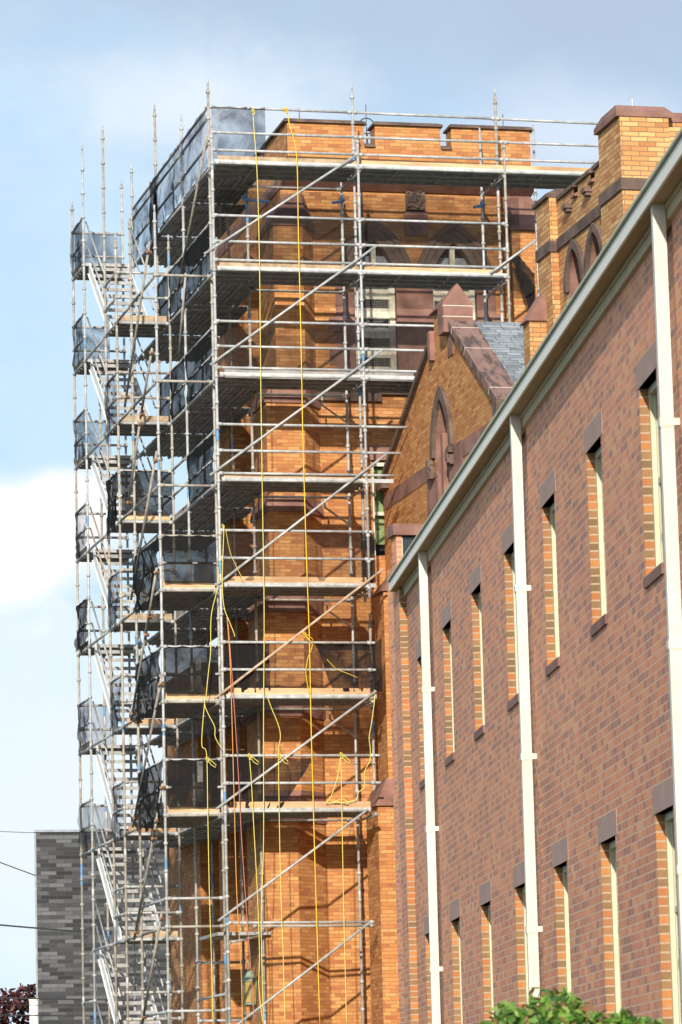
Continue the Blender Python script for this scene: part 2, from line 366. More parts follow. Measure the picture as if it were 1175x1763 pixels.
# eave: frieze board, soffit, fascia with lipped gutter
ev = 20.0
q = MB(); q.box((S0, -.04, 8.80), (ev-.1, .02, 8.935), 0, WT); q.box((S0, -.055, 8.89), (ev-.1, -.041, 8.93), 0, WT); q.build('frieze_board', 'olive_trim', wing)
q = MB(); q.box((S0, -.169, 8.936), (ev, .03, 8.952), 0, WT); q.build('soffit', 'soffit', wing)
q = MB(); q.box((S0, -.19, 8.93), (ev, -.17, 9.045), 0, WT); fa = q.build('fascia', 'fascia', wing)
q = MB(); q.box((S0, -.183, 9.047), (ev, -.03, 9.066), 0, WT); q.box((S0, -.212, 9.068), (ev+.02, -.03, 9.095), 0, WT); q.build('gutter', 'cream_trim', wing)
q = MB(); q.loft([WT(S0, -.2, 9.097), WT(ev, -.2, 9.097), WT(ev, 11.2, 9.097), WT(S0, 11.2, 9.097)], [WT(S0+2, 5, 9.7), WT(ev-2, 5, 9.7), WT(ev-2, 6, 9.7), WT(S0+2, 6, 9.7)]); q.build('roof', 'felt', wing)
for c, brk in zip(DS, ([7.16, 5.38, 3.61, 1.8], [7.13, 5.40, 3.65, 1.8], [7.18, 5.42, 3.67, 1.8])):
    s0 = c
    q = MB(); q.box((s0, -.152, .1), (s0+.085, -.047, 8.935), 0, WT)
    for k in range(4): q.box((s0-.003, -.14+.024*k, .12), (s0-.0001, -.13+.024*k, 8.92), 0, WT)
    dp = q.build('downpipe', 'cream_paint', wing)
    for zb in brk:
        e = MB(); e.box((s0-.012, -.162, zb-.035), (s0+.095, -.044, zb+.035), 0, WT); e.box((s0-.010, -.044, zb-.028), (s0+.03, .09, zb+.028), 0, WT)
        e.box((s0-.006, -.156, zb-.048), (s0+.09, -.05, zb-.035), 0, WT)
        e.build('bracket', 'cream_paint', dp)
# link block behind the far end of the wing
lkb = thing('brick_annex', (14.5, 56, 0), 'small brick block with one brownstone lintel over dark glass, peeping above the far eave', 'building')
q = MB(); q.box((13.88, 55.0, 0), (13.96, 55.3, 10.46)); q.box((13.96, 55.12, 0), (17.4, 55.3, 10.46)); q.box((14.6, 55.3, 0), (17.4, 58.5, 10.46)); q.build('wall', 'red_brick', lkb)
q = MB(); q.box((13.82, 54.94, 10.462), (17.5, 55.36, 10.63)); q.build('lintel', 'brownstone', lkb)
q = MB(); q.box((13.985, 55.06, 8.6), (17.2, 55.11, 10.455)); q.build('window_pane', 'glass', lkb)
q = MB(); q.box((13.962, 55.03, 8.6), (13.984, 55.11, 10.455)); q.build('window_frame', 'cream_trim', lkb)
# ------------------------------------------------------------------ church tower behind the scaffold
T1 = thing('church_tower', (18.5, 74.5, 0), 'tall orange brick church tower with crenellated top, wrapped in scaffolding', 'tower')
WY = 71.7
def FT(u, d, v): return Vector((u, WY+d, v))
def arch(x0, x1, z0, zs, za, n=8):
    """pointed arch outline, counter-clockwise from bottom left"""
    c = (x0+x1)/2; w = (x1-x0)/2; h = za-zs; r = max((w*w+h*h)/(2*w), w); pts = [(x0, z0), (x1, z0), (x1, zs)]
    am = math.acos(max(-1, min(1, (r-w)/r)))
    for i in range(1, n): a = am*i/n; pts.append((x1-r+r*math.cos(a), zs+h*math.sin(a)/math.sin(am)))
    pts.append((c, za))
    for i in range(n-1, 0, -1): a = am*i/n; pts.append((x0+r-r*math.cos(a), zs+h*math.sin(a)/math.sin(am)))
    pts.append((x0, zs)); return pts
W1 = (17.38, 18.23); W2 = (18.97, 19.86); BZ0, BZS, BZA = 16.28, 18.15, 19.02
q = MB()
smallw = [(17.64, 12.75), (18.02, 12.75), (18.02, 14.62), (17.64, 14.62)]
q.panel([(15.98, 0), (20.97, 0), (20.97, 20.12), (15.98, 20.12)], [arch(*W1, BZ0, BZS, BZA), arch(*W2, BZ0, BZS, BZA), smallw], FT, .38, 0, 1)
q.box((15.95, 71.705, 0), (15.979, 78.2, 20.12)); q.box((20.971, 71.705, 0), (20.99, 78.2, 20.12)); q.box((15.98, 78.0, 0), (20.97, 78.2, 20.12))
q.box((16.0, 72.3, 0), (20.95, 72.32, 16.0)); q.box((16.0, 72.1, 20.0), (20.95, 78, 20.1))
q.build('wall', ['orange_brick', 'brownstone'], T1)
# the brownstone field around the belfry windows
q = MB()
def OT(off):
    return lambda u, d, v: Vector((u, WY-off+d, v))
q.panel([(17.0, 16.12), (20.25, 16.12), (20.25, 18.25), (17.0, 18.25)], [[(a, BZ0), (c, BZ0), (c, BZS), (a, BZS)] for a, c in (W1, W2)], OT(.02), .03, 0, 0)
for x0, z in ((16.86, 16.5), (16.86, 17.15), (20.25, 16.6), (20.25, 17.3)): q.box((x0, WY-.021, z), (x0+.14, WY-.001, z+.3))
q.build('belfry_surround', 'brownstone', T1)
for (a, c) in (W1, W2):
    w = MB()
    for k, (o0, o1, dp) in enumerate(((.36, .25, .10), (.25, .14, .06), (.14, .0, .035))):
        ou = arch(a-o0, c+o0, BZS-.02, BZS, BZA+o0*1.1); iu = arch(a-o1, c+o1, BZS-.02, BZS, BZA+o1*1.1)
        oo = ou[2:]; ii = iu[2:]
        for i in range(len(oo)-1):
            f = [Vector((oo[i][0], WY-dp, oo[i][1])), Vector((oo[i+1][0], WY-dp, oo[i+1][1])), Vector((ii[i+1][0], WY-dp, ii[i+1][1])), Vector((ii[i][0], WY-dp, ii[i][1]))]
            if (f[1]-f[0]).cross(f[2]-f[0]).y > 0: f = f[::-1]
            w.face(f)
            w.face([Vector((oo[i][0], WY-dp, oo[i][1])), Vector((oo[i][0], WY, oo[i][1])), Vector((oo[i+1][0], WY, oo[i+1][1])), Vector((oo[i+1][0], WY-dp, oo[i+1][1]))])
            w.face([Vector((ii[i][0], WY-dp, ii[i][1])), Vector((ii[i][0], WY, ii[i][1])), Vector((ii[i+1][0], WY, ii[i+1][1])), Vector((ii[i+1][0], WY-dp, ii[i+1][1]))])
    win = w.build('belfry_window', 'dark_brownstone', T1)
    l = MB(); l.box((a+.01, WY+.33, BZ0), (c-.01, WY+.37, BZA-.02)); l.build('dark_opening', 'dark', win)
    l = MB()
    for z in (16.30, 16.69, 17.08, 17.47, 17.86):
        l.box((a+.051, WY+.10, z), (c-.121, WY+.14, z+.20)); l.loft([I(a+.051, WY+.1401, z+.1), I(c-.121, WY+.1401, z+.1), I(c-.121, WY+.30, z+.22), I(a+.051, WY+.30, z+.22)], [I(a+.051, WY+.1401, z+.13), I(c-.121, WY+.1401, z+.13), I(c-.121, WY+.30, z+.25), I(a+.051, WY+.30, z+.25)])
    l.build('louvres', 'louvre', win)
    l = MB(); l.box((c-.12, WY+.08, BZ0), (c-.01, WY+.2, BZS-.02)); l.box((a+.01, WY+.08, BZ0), (a+.05, WY+.2, BZS-.02))
    m = (a+c)/2
    l.box((m-.05, WY+.08, 18.3), (m+.05, WY+.16, 18.93)); l.box((a+.01, WY+.081, 18.20), (c-.01, WY+.17, 18.30))
    l.build('frame', 'louvre', win)
    l = MB(); l.box((a+.02, WY+.20, 18.30), (m-.05, WY+.22, 18.75)); l.box((m+.05, WY+.20, 18.30), (c-.02, WY+.22, 18.75)); l.build('tracery_panel', 'lead', win)
    l = MB(); l.face([I(a+.02, WY+.05, BZ0), I(c-.02, WY+.05, BZ0), I(c-.02, WY+.05, BZS+.1), I(a+.02, WY+.05, BZS+.1)]); l.build('wire_guard', 'wire', win)
# carved stone between the windows
q = MB(); q.box((18.44, WY-.05, 19.14), (18.90, WY, 19.62)); q.loft([I(18.56, WY-.11, 19.30), I(18.78, WY-.11, 19.30), I(18.78, WY-.051, 19.30), I(18.56, WY-.051, 19.30)], [I(18.665, WY-.06, 19.16)]*1+[I(18.675, WY-.06, 19.16), I(18.675, WY-.051, 19.16), I(18.665, WY-.051, 19.16)])
q.build('stone_panel', 'brownstone', T1)
q = MB(); q.box((18.47, WY-.07, 19.64), (18.85, WY-.001, 20.1))
for i in range(26):
    x = 18.5+random.random()*.3; z = 19.68+random.random()*.36; r = .025+random.random()*.03
    q.loft([I(x-r, WY-.071, z-r), I(x+r, WY-.071, z-r), I(x+r, WY-.071, z+r), I(x-r, WY-.071, z+r)], [I(x-r*.4, WY-.11, z-r*.4), I(x+r*.4, WY-.11, z-r*.4), I(x+r*.4, WY-.11, z+r*.4), I(x-r*.4, WY-.11, z+r*.4)])
q.build('carved_block', 'dark_brownstone', T1)
# lower window
w = MB(); w.box((17.945, WY+.05, 12.76), (18.0, WY+.13, 14.6)); w.box((17.66, WY+.06, 14.52), (17.945, WY+.12, 14.6)); w.box((17.66, WY+.06, 13.55), (17.945, WY+.12, 13.62)); w.box((17.655, WY+.05, 12.76), (17.69, WY+.12, 14.5))
win = w.build('window', 'cream_paint', T1)
w = MB(); w.box((17.70, WY+.20, 13.0), (17.94, WY+.22, 14.52)); w.build('curtain', 'curtain', win)
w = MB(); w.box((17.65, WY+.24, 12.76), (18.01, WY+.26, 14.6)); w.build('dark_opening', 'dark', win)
q = MB(); q.box((17.58, WY-.03, 14.63), (18.14, WY+.1, 14.92)); q.build('lintel', 'brownstone', T1)
# parapet with two crenels, string course
PY = 71.42
q = MB()
def PT(u, d, v): return Vector((u, PY+d, v))
ol = [(16.04, 20.33), (20.99, 20.33), (20.99, 21.27), (19.37, 21.27), (19.37, 20.82), (19.15, 20.82), (19.15, 21.27), (17.82, 21.27), (17.82, 20.82), (17.60, 20.82), (17.60, 21.27), (16.04, 21.27)]
q.panel(ol, [], PT, .3, 0, 0); q.panel(ol, [], lambda u, d, v: Vector((u, PY+.4-d, v)), .3, 0, 0)
for (a, z0, z1) in ((20.99, 20.33, 21.27), (19.37, 20.82, 21.27), (17.82, 20.82, 21.27)): q.face([I(a, PY, z0), I(a, PY+.4, z0), I(a, PY+.4, z1), I(a, PY, z1)])
for (a, z0, z1) in ((19.15, 20.82, 21.27), (17.60, 20.82, 21.27)): q.face([I(a, PY, z0), I(a, PY, z1), I(a, PY+.4, z1), I(a, PY+.4, z0)])
for i, (y0, y1) in enumerate(((PY+.401, 73.5), (73.7, 75.6), (75.8, 78.2))): q.box((16.04, y0, 20.33), (16.4, y1, 21.27))
q.box((16.041, 73.49, 20.33), (16.399, 75.9, 21.0)); q.box((16.04, PY, 20.331), (16.05, PY+.4, 21.268)); q.box((20.6, PY+.401, 20.33), (20.98, 78.2, 21.0)); q.box((16.4, 77.9, 20.33), (20.6, 78.2, 21.2))
q.build('parapet', 'orange_brick', T1)
def coping(x0, x1, y0, y1, z, axis, par, h=.12, ov=.07, m='dark_brownstone'):
    c = MB(); a = [(x0-ov, y0-ov), (x1+ov, y0-ov), (x1+ov, y1+ov), (x0-ov, y1+ov)]
    c.loft([I(x, y, z+.002) for x, y in a], [I(x, y, z+h*.38) for x, y in a])
    if axis == 'x': t = [(x0-.01, y0+.13), (x1+.01, y0+.13), (x1+.01, y1-.13), (x0-.01, y1-.13)]
    else: t = [(x0+.13, y0-.01), (x1-.13, y0-.01), (x1-.13, y1+.01), (x0+.13, y1+.01)]
    c.loft([I(x, y, z+h*.38+.001) for x, y in a], [I(x, y, z+h) for x, y in t]); return c.build('coping', m, par)
for x0, x1 in ((16.04, 17.57), (17.85, 19.12), (19.40, 20.99)): coping(x0, x1, PY, PY+.4, 21.27, 'x', T1)
for x0, x1 in ((17.625, 17.795), (19.175, 19.345)): coping(x0, x1, PY-.03, PY+.43, 20.82, 'x', T1, .11, .02)
for y0, y1 in ((PY+.55, 73.5), (73.75, 75.6), (75.85, 78.2)): coping(16.04, 16.4, y0, y1, 21.27, 'y', T1)
q = MB(); q.loft([I(15.93, PY+.22, 20.0), I(21.05, PY+.22, 20.0), I(21.05, 78.3, 20.0), I(15.93, 78.3, 20.0)], [I(15.93, PY-.06, 20.14), I(21.08, PY-.06, 20.14), I(21.08, 78.3, 20.14), I(15.93, 78.3, 20.14)])
q.loft([I(15.93, PY-.06, 20.141), I(21.08, PY-.06, 20.141), I(21.08, 78.3, 20.141), I(15.93, 78.3, 20.141)], [I(15.98, PY-.01, 20.328), I(21.03, PY-.01, 20.328), I(21.03, 78.25, 20.328), I(15.98, 78.25, 20.328)]); q.build('string_course', 'brownstone', T1)
q = MB(); q.box((16.5, WY-.10, 15.78), (17.86, WY-.001, 15.92)); q.loft([I(16.5, WY-.1, 15.921), I(20.9, WY-.1, 15.921), I(20.9, WY-.001, 15.921), I(16.5, WY-.001, 15.921)], [I(16.5, WY-.015, 16.11), I(20.9, WY-.015, 16.11), I(20.9, WY-.001, 16.11), I(16.5, WY-.001, 16.11)]); q.build('string_course', 'dark_brownstone', T1)
for x, z0, z1 in ((16.35, 21.38, 21.62), (17.70, 21.1, 21.75), (20.5, 21.38, 21.65)):
    q = MB(); q.tube([(x, PY+.2, z0), (x, PY+.2, z1)], .008, 6); q.build('lightning_rod', 'cable', T1)
q = MB(); q.tube([(17.88+.16*math.cos(a), PY+.9, 21.5+.16*math.sin(a)) for a in [i*math.pi/8 for i in range(17)]], .012, 6); q.tube([(17.88, PY+.9, 20.2), (17.88, PY+.9, 21.34)], .02, 6); q.build('hatch_ring', 'cable', T1)
q = MB(); q.box((20.5, 71.28, 0), (20.99, 71.699, 19.2)); q.box((20.991, 71.28, 0), (21.5, 72.2, 19.0)); nb = q.build('east_buttress', 'orange_brick', T1)
q = MB(); q.loft([I(20.45, 71.22, 19.205), I(21.55, 71.22, 19.205), I(21.55, 72.2, 19.205), I(20.45, 72.2, 19.205)], [I(20.5, 71.66, 20.0), I(21.0, 71.66, 20.0), I(21.0, 72.2, 20.0), I(20.5, 72.2, 20.0)]); q.build('weathering', 'brownstone', nb)
# corner buttress in five stages
stg = [(0, 7.55, 15.19, 15.84, 16.54, 71.02), (8.15, 9.55, 15.24, 15.95, 16.56, 71.06), (10.0, 11.55, 15.31, 16.07, 16.57, 71.10), (12.0, 13.5, 15.44, 16.12, 16.62, 71.12),
       (13.8, 15.62, 15.45, 16.2, 16.62, 71.15), (16.3, 19.15, 15.69, 16.27, 16.58, 71.24)]
def foot(s, z, g=0): return [I(s[2]-g, s[5]-g, z), I(s[3]+g*.4, s[5]-g, z), I(s[4]+g, WY-.002, z), I(s[4]+g, WY+.3, z), I(s[2]-g, WY+.9, z)]
bm_ = MB()
for st in stg: bm_.loft(foot(st, st[0]), foot(st, st[1]))
bt_ = bm_.build('corner_buttress', 'orange_brick', T1)
top = [I(16.0, WY-.02, 19.9), I(16.2, WY-.02, 19.9), I(16.4, WY-.01, 19.9), I(16.4, WY+.1, 19.9), I(16.0, WY+.6, 19.9)]
for i in range(6):
    a = stg[i]; cm = MB(); lip = foot(a, a[1]+.001, .04); l2 = foot(a, a[1]+.07, .05); t = foot(stg[i+1], stg[i+1][0]-.001, .0) if i < 5 else top
    cm.mesh(lip+l2+t, [(k, (k+1) % 5, 5+(k+1) % 5, 5+k) for k in range(5)]+[(5+k, 5+(k+1) % 5, 10+(k+1) % 5, 10+k) for k in range(5)]+[(4, 3, 2, 1, 0), (10, 11, 12, 13, 14)])
    cm.build('weathering', 'brownstone', bt_)
q = MB()   # west buttress, raked top
for z0, z1, x in ((0, 9.5, 15.1), (9.5, 15.7, 15.3), (15.7, 18.3, 15.5)): q.box((x, 74.0, z0), (15.949, 74.9, z1))
q.loft([I(15.5, 74.0, 18.301), I(15.949, 74.0, 18.301), I(15.949, 74.9, 18.301), I(15.5, 74.9, 18.301)], [I(15.93, 74.0, 19.6), I(15.949, 74.0, 19.6), I(15.949, 74.9, 19.6), I(15.93, 74.9, 19.6)])
q.build('west_buttress', 'orange_brick', T1)
# lower wall of the church behind the foot of the scaffold
q = MB(); q.box((14.94, 76.0, 0), (15.95, 79.5, 11.2)); aisle = q.build('church_aisle_wall', 'orange_brick'); tag(aisle, 'shaded orange brick church wall behind the foot of the scaffold, beside the grey block', 'wall')
# ------------------------------------------------------------------ gabled side wing of the church
XG = 17.86
G = thing('church_gable', (XG+1, 67.5, 0), 'orange brick gable with lancet niche, brown stained coping and grey slate roof', 'building')
def GT(u, d, v): return Vector((XG+d, u, v))
q = MB()
lan = arch(66.5, 67.62, 11.6, 13.95, 14.98)
q.panel([(WY-.003, 0), (WY-.003, 14.15), (67.55, 16.1), (67.45, 16.6), (66.3, 16.6), (66.3, 16.15), (63.2, 14.1), (63.0, 13.98), (61.0, 13.98), (61.0, 0)], [lan], GT, .16, 0, 1, 1)
q.box((XG+.17, 61.0, 0), (20.5, 61.3, 13.97))
q.build('wall', ['orange_brick', 'brownstone'], G)
q = MB(); a = arch(66.3, 67.82, 13.7, 13.95, 15.2)[2:]; ii = arch(66.48, 67.64, 13.7, 13.95, 14.96)[2:]
for i in range(len(a)-1):
    q.loft([I(XG-.07, a[i][0], a[i][1]), I(XG-.07, a[i+1][0], a[i+1][1]), I(XG-.07, ii[i+1][0], ii[i+1][1]), I(XG-.07, ii[i][0], ii[i][1])], [I(XG-.001, a[i][0], a[i][1]), I(XG-.001, a[i+1][0], a[i+1][1]), I(XG-.001, ii[i+1][0], ii[i+1][1]), I(XG-.001, ii[i][0], ii[i][1])])
hood = q.build('hood_mould', 'dark_brownstone', G)
for y in (66.38, 67.75):
    q = MB()
    for k in range(16):
        c = Vector((XG-.06-random.random()*.05, y+(random.random()-.5)*.16, 13.62+random.random()*.28)); r = .035+.03*random.random()
        q.loft([c+Vector((-.03, -r, -r)), c+Vector((-.03, r, -r)), c+Vector((-.03, r, r)), c+Vector((-.03, -r, r))], [c+Vector((.05, -r, -r)), c+Vector((.05, r, -r)), c+Vector((.05, r, r)), c+Vector((.05, -r, r))])
    q.build('label_stop', 'dark_brownstone', G)
q = MB()
for y in (66.5, 66.98, 67.46): q.box((XG-.02 if y != 66.98 else XG-.035, y, 10.6), (XG+.15, y+.16, 13.62 if y != 66.98 else 14.3))
q.box((XG-.015, 65.7, 10.8), (XG-.001, 66.499, 13.95)); q.box((XG-.015, 67.622, 10.8), (XG-.001, 68.3, 13.6)); q.build('lancet_mullions', 'brownstone', G)
q = MB(); q.box((XG+.1, 66.7, 10.8), (XG+.13, 66.94, 13.5)); q.box((XG+.1, 67.1, 10.8), (XG+.13, 67.35, 13.5)); q.build('lancet_glass', 'glass', G)
q = MB(); q.box((XG-.012, 67.83, 13.62), (XG-.0015, 71.69, 13.92)); q.box((XG-.012, 61.1, 13.62), (XG-.0015, 66.29, 13.92)); q.build('string_band', 'brownstone', G)
def GC(y0, z0, y1, z1, x0, x1, th): # raking coping along (y,z)
    c = MB(); d = Vector((0, y1-y0, z1-z0)).normalized(); n = Vector((0, -d.z, d.y)); n = n if n.z > 0 else -n
    a, e = Vector((0, y0, z0)), Vector((0, y1, z1)); X0, X1 = Vector((x0, 0, 0)), Vector((x1, 0, 0))
    c.loft([a+X0, a+X1, a+X1+n*th, a+X0+n*th], [e+X0, e+X1, e+X1+n*th, e+X0+n*th]); return c, d, n
c, d, n = GC(66.28, 16.13, 63.15, 14.06, XG-.08, XG+.42, .13); nc = c.build('near_coping', 'stained_coping', G)
q = MB()
for t in (.35, 1.35, 3.2):
    p = Vector((0, 66.28, 16.13))+d*t; q.loft([p+Vector((XG-.083, 0, 0))-n*.002, p+Vector((XG+.423, 0, 0))-n*.002, p+Vector((XG+.423, 0, 0))+n*.133, p+Vector((XG-.083, 0, 0))+n*.133], [p+d*.018+Vector((XG-.083, 0, 0))-n*.002, p+d*.018+Vector((XG+.423, 0, 0))-n*.002, p+d*.018+Vector((XG+.423, 0, 0))+n*.133, p+d*.018+Vector((XG-.083, 0, 0))+n*.133])
q.build('mortar_joint', 'joint', nc)
c, d, n = GC(67.5, 16.12, 71.66, 14.12, XG-.09, XG+.4, .11); c.build('far_coping', 'dark_brownstone', G)
q = MB(); q.box((XG-.16, 62.85, 13.80), (XG+.44, 63.12, 14.10)); q.box((XG-.06, 60.98, 13.985), (XG+.5, 62.84, 14.08)); q.box((XG-.16, 71.2, 14.0), (XG+.02, 71.69, 14.14)); q.build('kneeler', 'dark_brownstone', G)
q = MB(); q.box((XG-.16, 66.2, 16.02), (XG+.40, 66.6, 16.56)); q.loft([I(XG-.16, 66.2, 16.561), I(XG+.40, 66.2, 16.561), I(XG+.40, 66.6, 16.561), I(XG-.16, 66.6, 16.561)], [I(XG+.11, 66.2, 16.92), I(XG+.13, 66.2, 16.92), I(XG+.13, 66.6, 16.92), I(XG+.11, 66.6, 16.92)])
q.loft([I(XG-.09, 66.601, 16.601), I(XG+.36, 66.601, 16.601), I(XG+.36, 67.55, 16.601), I(XG-.09, 67.55, 16.601)], [I(XG-.05, 66.601, 16.76), I(XG+.36, 66.601, 16.76), I(XG+.36, 67.5, 16.66), I(XG-.05, 67.5, 16.66)]); q.box((XG+.17, 66.601, 16.2), (XG+.36, 67.5, 16.6)); q.box((XG-.1, 67.45, 15.75), (XG-.004, 67.62, 16.299)); q.box((XG-.02, 66.12, 15.6), (XG-.002, 66.5, 16.02)); ap = q.build('apex_stone', 'brownstone', G)
q = MB()
for z in (16.30, 16.50): q.box((XG-.163, 66.197, z), (XG+.403, 66.3, z+.014))
q.build('mortar_joint', 'joint', ap)
q = MB(); q.loft([I(XG+.1, 63.1, 13.95), I(24, 63.1, 13.95), I(24, 66.9, 16.3), I(XG+.1, 66.9, 16.3)], [I(XG+.1, 63.1, 14.03), I(24, 63.1, 14.03), I(24, 66.9, 16.38), I(XG+.1, 66.9, 16.38)])
q.loft([I(XG+.1, 71.69, 14.0), I(24, 71.69, 14.0), I(24, 66.905, 16.3), I(XG+.1, 66.905, 16.3)][::-1], [I(XG+.1, 71.69, 14.08), I(24, 71.69, 14.08), I(24, 66.905, 16.38), I(XG+.1, 66.905, 16.38)][::-1])
rf = q.build('roof', 'slate', G)
q = MB(); q.loft([I(XG+.42, 63.2, 14.13), I(XG+.6, 63.2, 14.13), I(XG+.6, 64.0, 14.63), I(XG+.42, 64.0, 14.63)], [I(XG+.42, 63.2, 14.16), I(XG+.6, 63.2, 14.16), I(XG+.6, 64.0, 14.66), I(XG+.42, 64.0, 14.66)]); q.build('flashing', 'lead', rf)
# stepped buttress at its far corner
q = MB(); q.box((17.46, 70.3, 0), (17.82, 71.05, 11.85)); xl = onY(648, 1400, 70.2).x; q.box((xl, 70.05, 0), (17.86, 71.0, 7.75)); bu = q.build('stepped_buttress', 'orange_brick', G)
q = MB(); q.loft([I(17.40, 70.24, 11.852), I(17.87, 70.24, 11.852), I(17.87, 71.1, 11.852), I(17.40, 71.1, 11.852)], [I(17.82, 70.3, 12.35), I(17.86, 70.3, 12.35), I(17.86, 71.05, 12.35), I(17.82, 71.05, 12.35)]); q.build('weathering', 'brownstone', bu)
q = MB(); q.loft([I(xl-.06, 69.98, 7.752), I(17.88, 69.98, 7.752), I(17.88, 71.05, 7.752), I(xl-.06, 71.05, 7.752)], [I(17.40, 70.2, 8.28), I(17.7, 70.2, 8.28), I(17.7, 71.04, 8.28), I(17.40, 71.04, 8.28)]); q.build('weathering', 'brownstone', bu)
q = MB()
for k in range(22):
    c = Vector((17.78+random.random()*.12, 69.5+random.random()*.2, 7.2+random.random()*.65)); r = .05
    q.loft([c+Vector((-r, -r, -r)), c+Vector((r, -r, -r)), c+Vector((r, r, -r)), c+Vector((-r, r, -r))], [c+Vector((-r*.6, -r*.6, r)), c+Vector((r*.6, -r*.6, r)), c+Vector((r*.6, r*.6, r)), c+Vector((-r*.6, r*.6, r))])
q.build('carved_corbel', 'dark_brownstone', G)
# ------------------------------------------------------------------ second tower on the right
X2, Y2f = 17.0, 53.55
T2 = thing('church_turret', (19, 55.5, 0), 'nearer orange brick church tower with brownstone coping and twin arches, rising behind the eave', 'tower')
def TT(u, d, v): return Vector((X2+.12+d, u, v))
q = MB()
ar = [arch(55.55, 56.35, 12.6, 14.55, 15.16), arch(54.45, 55.25, 12.6, 14.55, 15.16)]
q.panel([(54.2, 0), (56.9, 0), (56.9, 16.12), (55.95, 16.12), (55.95, 15.94), (55.72, 15.94), (55.72, 16.12), (55.05, 16.12), (55.05, 15.94), (54.82, 15.94), (54.82, 16.12), (54.2, 16.12)], ar, TT, .26, 0, 1, 2)
q.box((X2, 56.9, 0), (X2+.4, 57.65, 16.2)); q.box((X2, 53.1, 0), (X2+.76, 54.2, 16.5))
q.box((X2+.761, 53.3, 0), (22, 53.9, 16.49)); q.box((X2+.401, 57.3, 0), (22, 57.62, 16.1)); q.box((X2+.3, 53.9, 15.0), (22, 57.3, 15.02)); q.box((X2+.4, 54.2, 15.03), (X2+.42, 56.89, 15.92))
q.build('wall', ['pale_orange_brick', 'brownstone', 'dark_brownstone'], T2)
q = MB(); q.box((X2-.03, 56.87, 15.32), (X2+.119, 57.68, 15.5)); q.box((X2+.085, 54.2, 15.34), (X2+.119, 56.869, 15.52)); q.box((X2-.03, 53.07, 15.38), (X2+.78, 54.2, 15.56)); q.box((X2+.781, 53.27, 15.38), (21.9, 53.299, 15.56)); q.build('string_course', 'dark_brownstone', T2)
for a, c in ((56.75, 55.95), (55.72, 55.05), (54.82, 54.2)): coping(X2+.13, X2+.4, c, a, 16.12, 'y', T2, .16, .05)
for y0, y1 in ((55.735, 55.935), (54.835, 55.035)): coping(X2+.07, X2+.45, y0, y1, 15.94, 'y', T2, .10, .01, 'brownstone')
coping(X2+.01, X2+.4, 56.95, 57.65, 16.2, 'y', T2, .16, .06)
coping(X2+.01, X2+.75, 53.15, 54.15, 16.5, 'x', T2, .22, .07, 'brownstone')
coping(X2+.84, 22, 53.34, 53.85, 16.49, 'x', T2, .2, .06, 'brownstone')
q = MB()
for y in (55.0, 56.05): q.box((X2+.0, y, 15.83), (X2+.119, y+.2, 15.9)); q.box((X2+.03, y+.03, 15.78), (X2+.118, y+.17, 15.829))
q.build('scupper', 'dark_brownstone', T2)
for (y0, y1) in ((55.55, 56.35), (54.45, 55.25)):
    q = MB(); a = arch(y0-.12, y1+.12, 12.6, 14.55, 15.3)[2:]; ii = arch(y0, y1, 12.6, 14.55, 15.16)[2:]
    for i in range(len(a)-1):
        q.loft([I(X2+.05, a[i][0], a[i][1]), I(X2+.05, a[i+1][0], a[i+1][1]), I(X2+.05, ii[i+1][0], ii[i+1][1]), I(X2+.05, ii[i][0], ii[i][1])], [I(X2+.119, a[i][0], a[i][1]), I(X2+.119, a[i+1][0], a[i+1][1]), I(X2+.119, ii[i+1][0], ii[i+1][1]), I(X2+.119, ii[i][0], ii[i][1])])
    hm = q.build('blind_arch', 'dark_brownstone', T2)
    q = MB(); m = (y0+y1)/2; q.box((X2+.2, m-.05, 12.6), (X2+.378, m+.05, 14.75)); q.build('mullion', 'brownstone', hm)
q = MB(); q.box((16.72, 57.28, 0), (X2-.001, 57.64, 14.28)); q.build('side_buttress', 'pale_orange_brick', T2)
q = MB(); q.loft([I(16.66, 57.24, 14.282), I(X2-.001, 57.24, 14.282), I(X2-.001, 57.66, 14.282), I(16.66, 57.66, 14.282)], [I(X2-.05, 57.26, 14.74), I(X2-.001, 57.26, 14.74), I(X2-.001, 57.64, 14.74), I(X2-.05, 57.64, 14.74)]); q.build('weathering', 'brownstone', T2)
q = MB(); q.tube([(X2+.4, 53.7, 16.7), (X2+.4, 53.7, 16.95)], .012, 6); q.build('lightning_rod', 'alu', T2)
# ------------------------------------------------------------------ grey block far left, tree, post
q = MB(); ga = Vector((16.83, 110, 0)); gu = Vector((1, .03, 0)).normalized(); gw = Vector((.17, 1, 0)).normalized()
def GB(s, d, z): return ga+gu*s+gw*d+Vector((0, 0, z))
GBt = thing('grey_block', GB(5, 3, 0), 'flat roofed dark grey block wall with mottled courses, behind the stair tower', 'building')
q.box((0, 0, 0), (14, 12, 10.55), 0, GB); q.build('wall', 'grey_brick', GBt)
q = MB(); q.box((-.05, -.05, 10.552), (14.05, 12.05, 10.62), 0, GB); q.build('roof_edge', 'lead', GBt)
q = MB(); q.box((-.055, .0, 0), (-.002, .1, 10.55), 0, GB); q.build('corner_trim', 'lead', GBt)
q = MB(); q.tube([onY(58, 1722, 108), Vector((onY(59, 1763, 108).x, 108, 0))], .13, 10); q.tube([onY(58, 1719, 108), onY(58, 1723, 108)], .15, 10); o = q.build('post', 'fascia'); tag(o, 'pale grey green post standing at the left corner of the grey block', 'post')
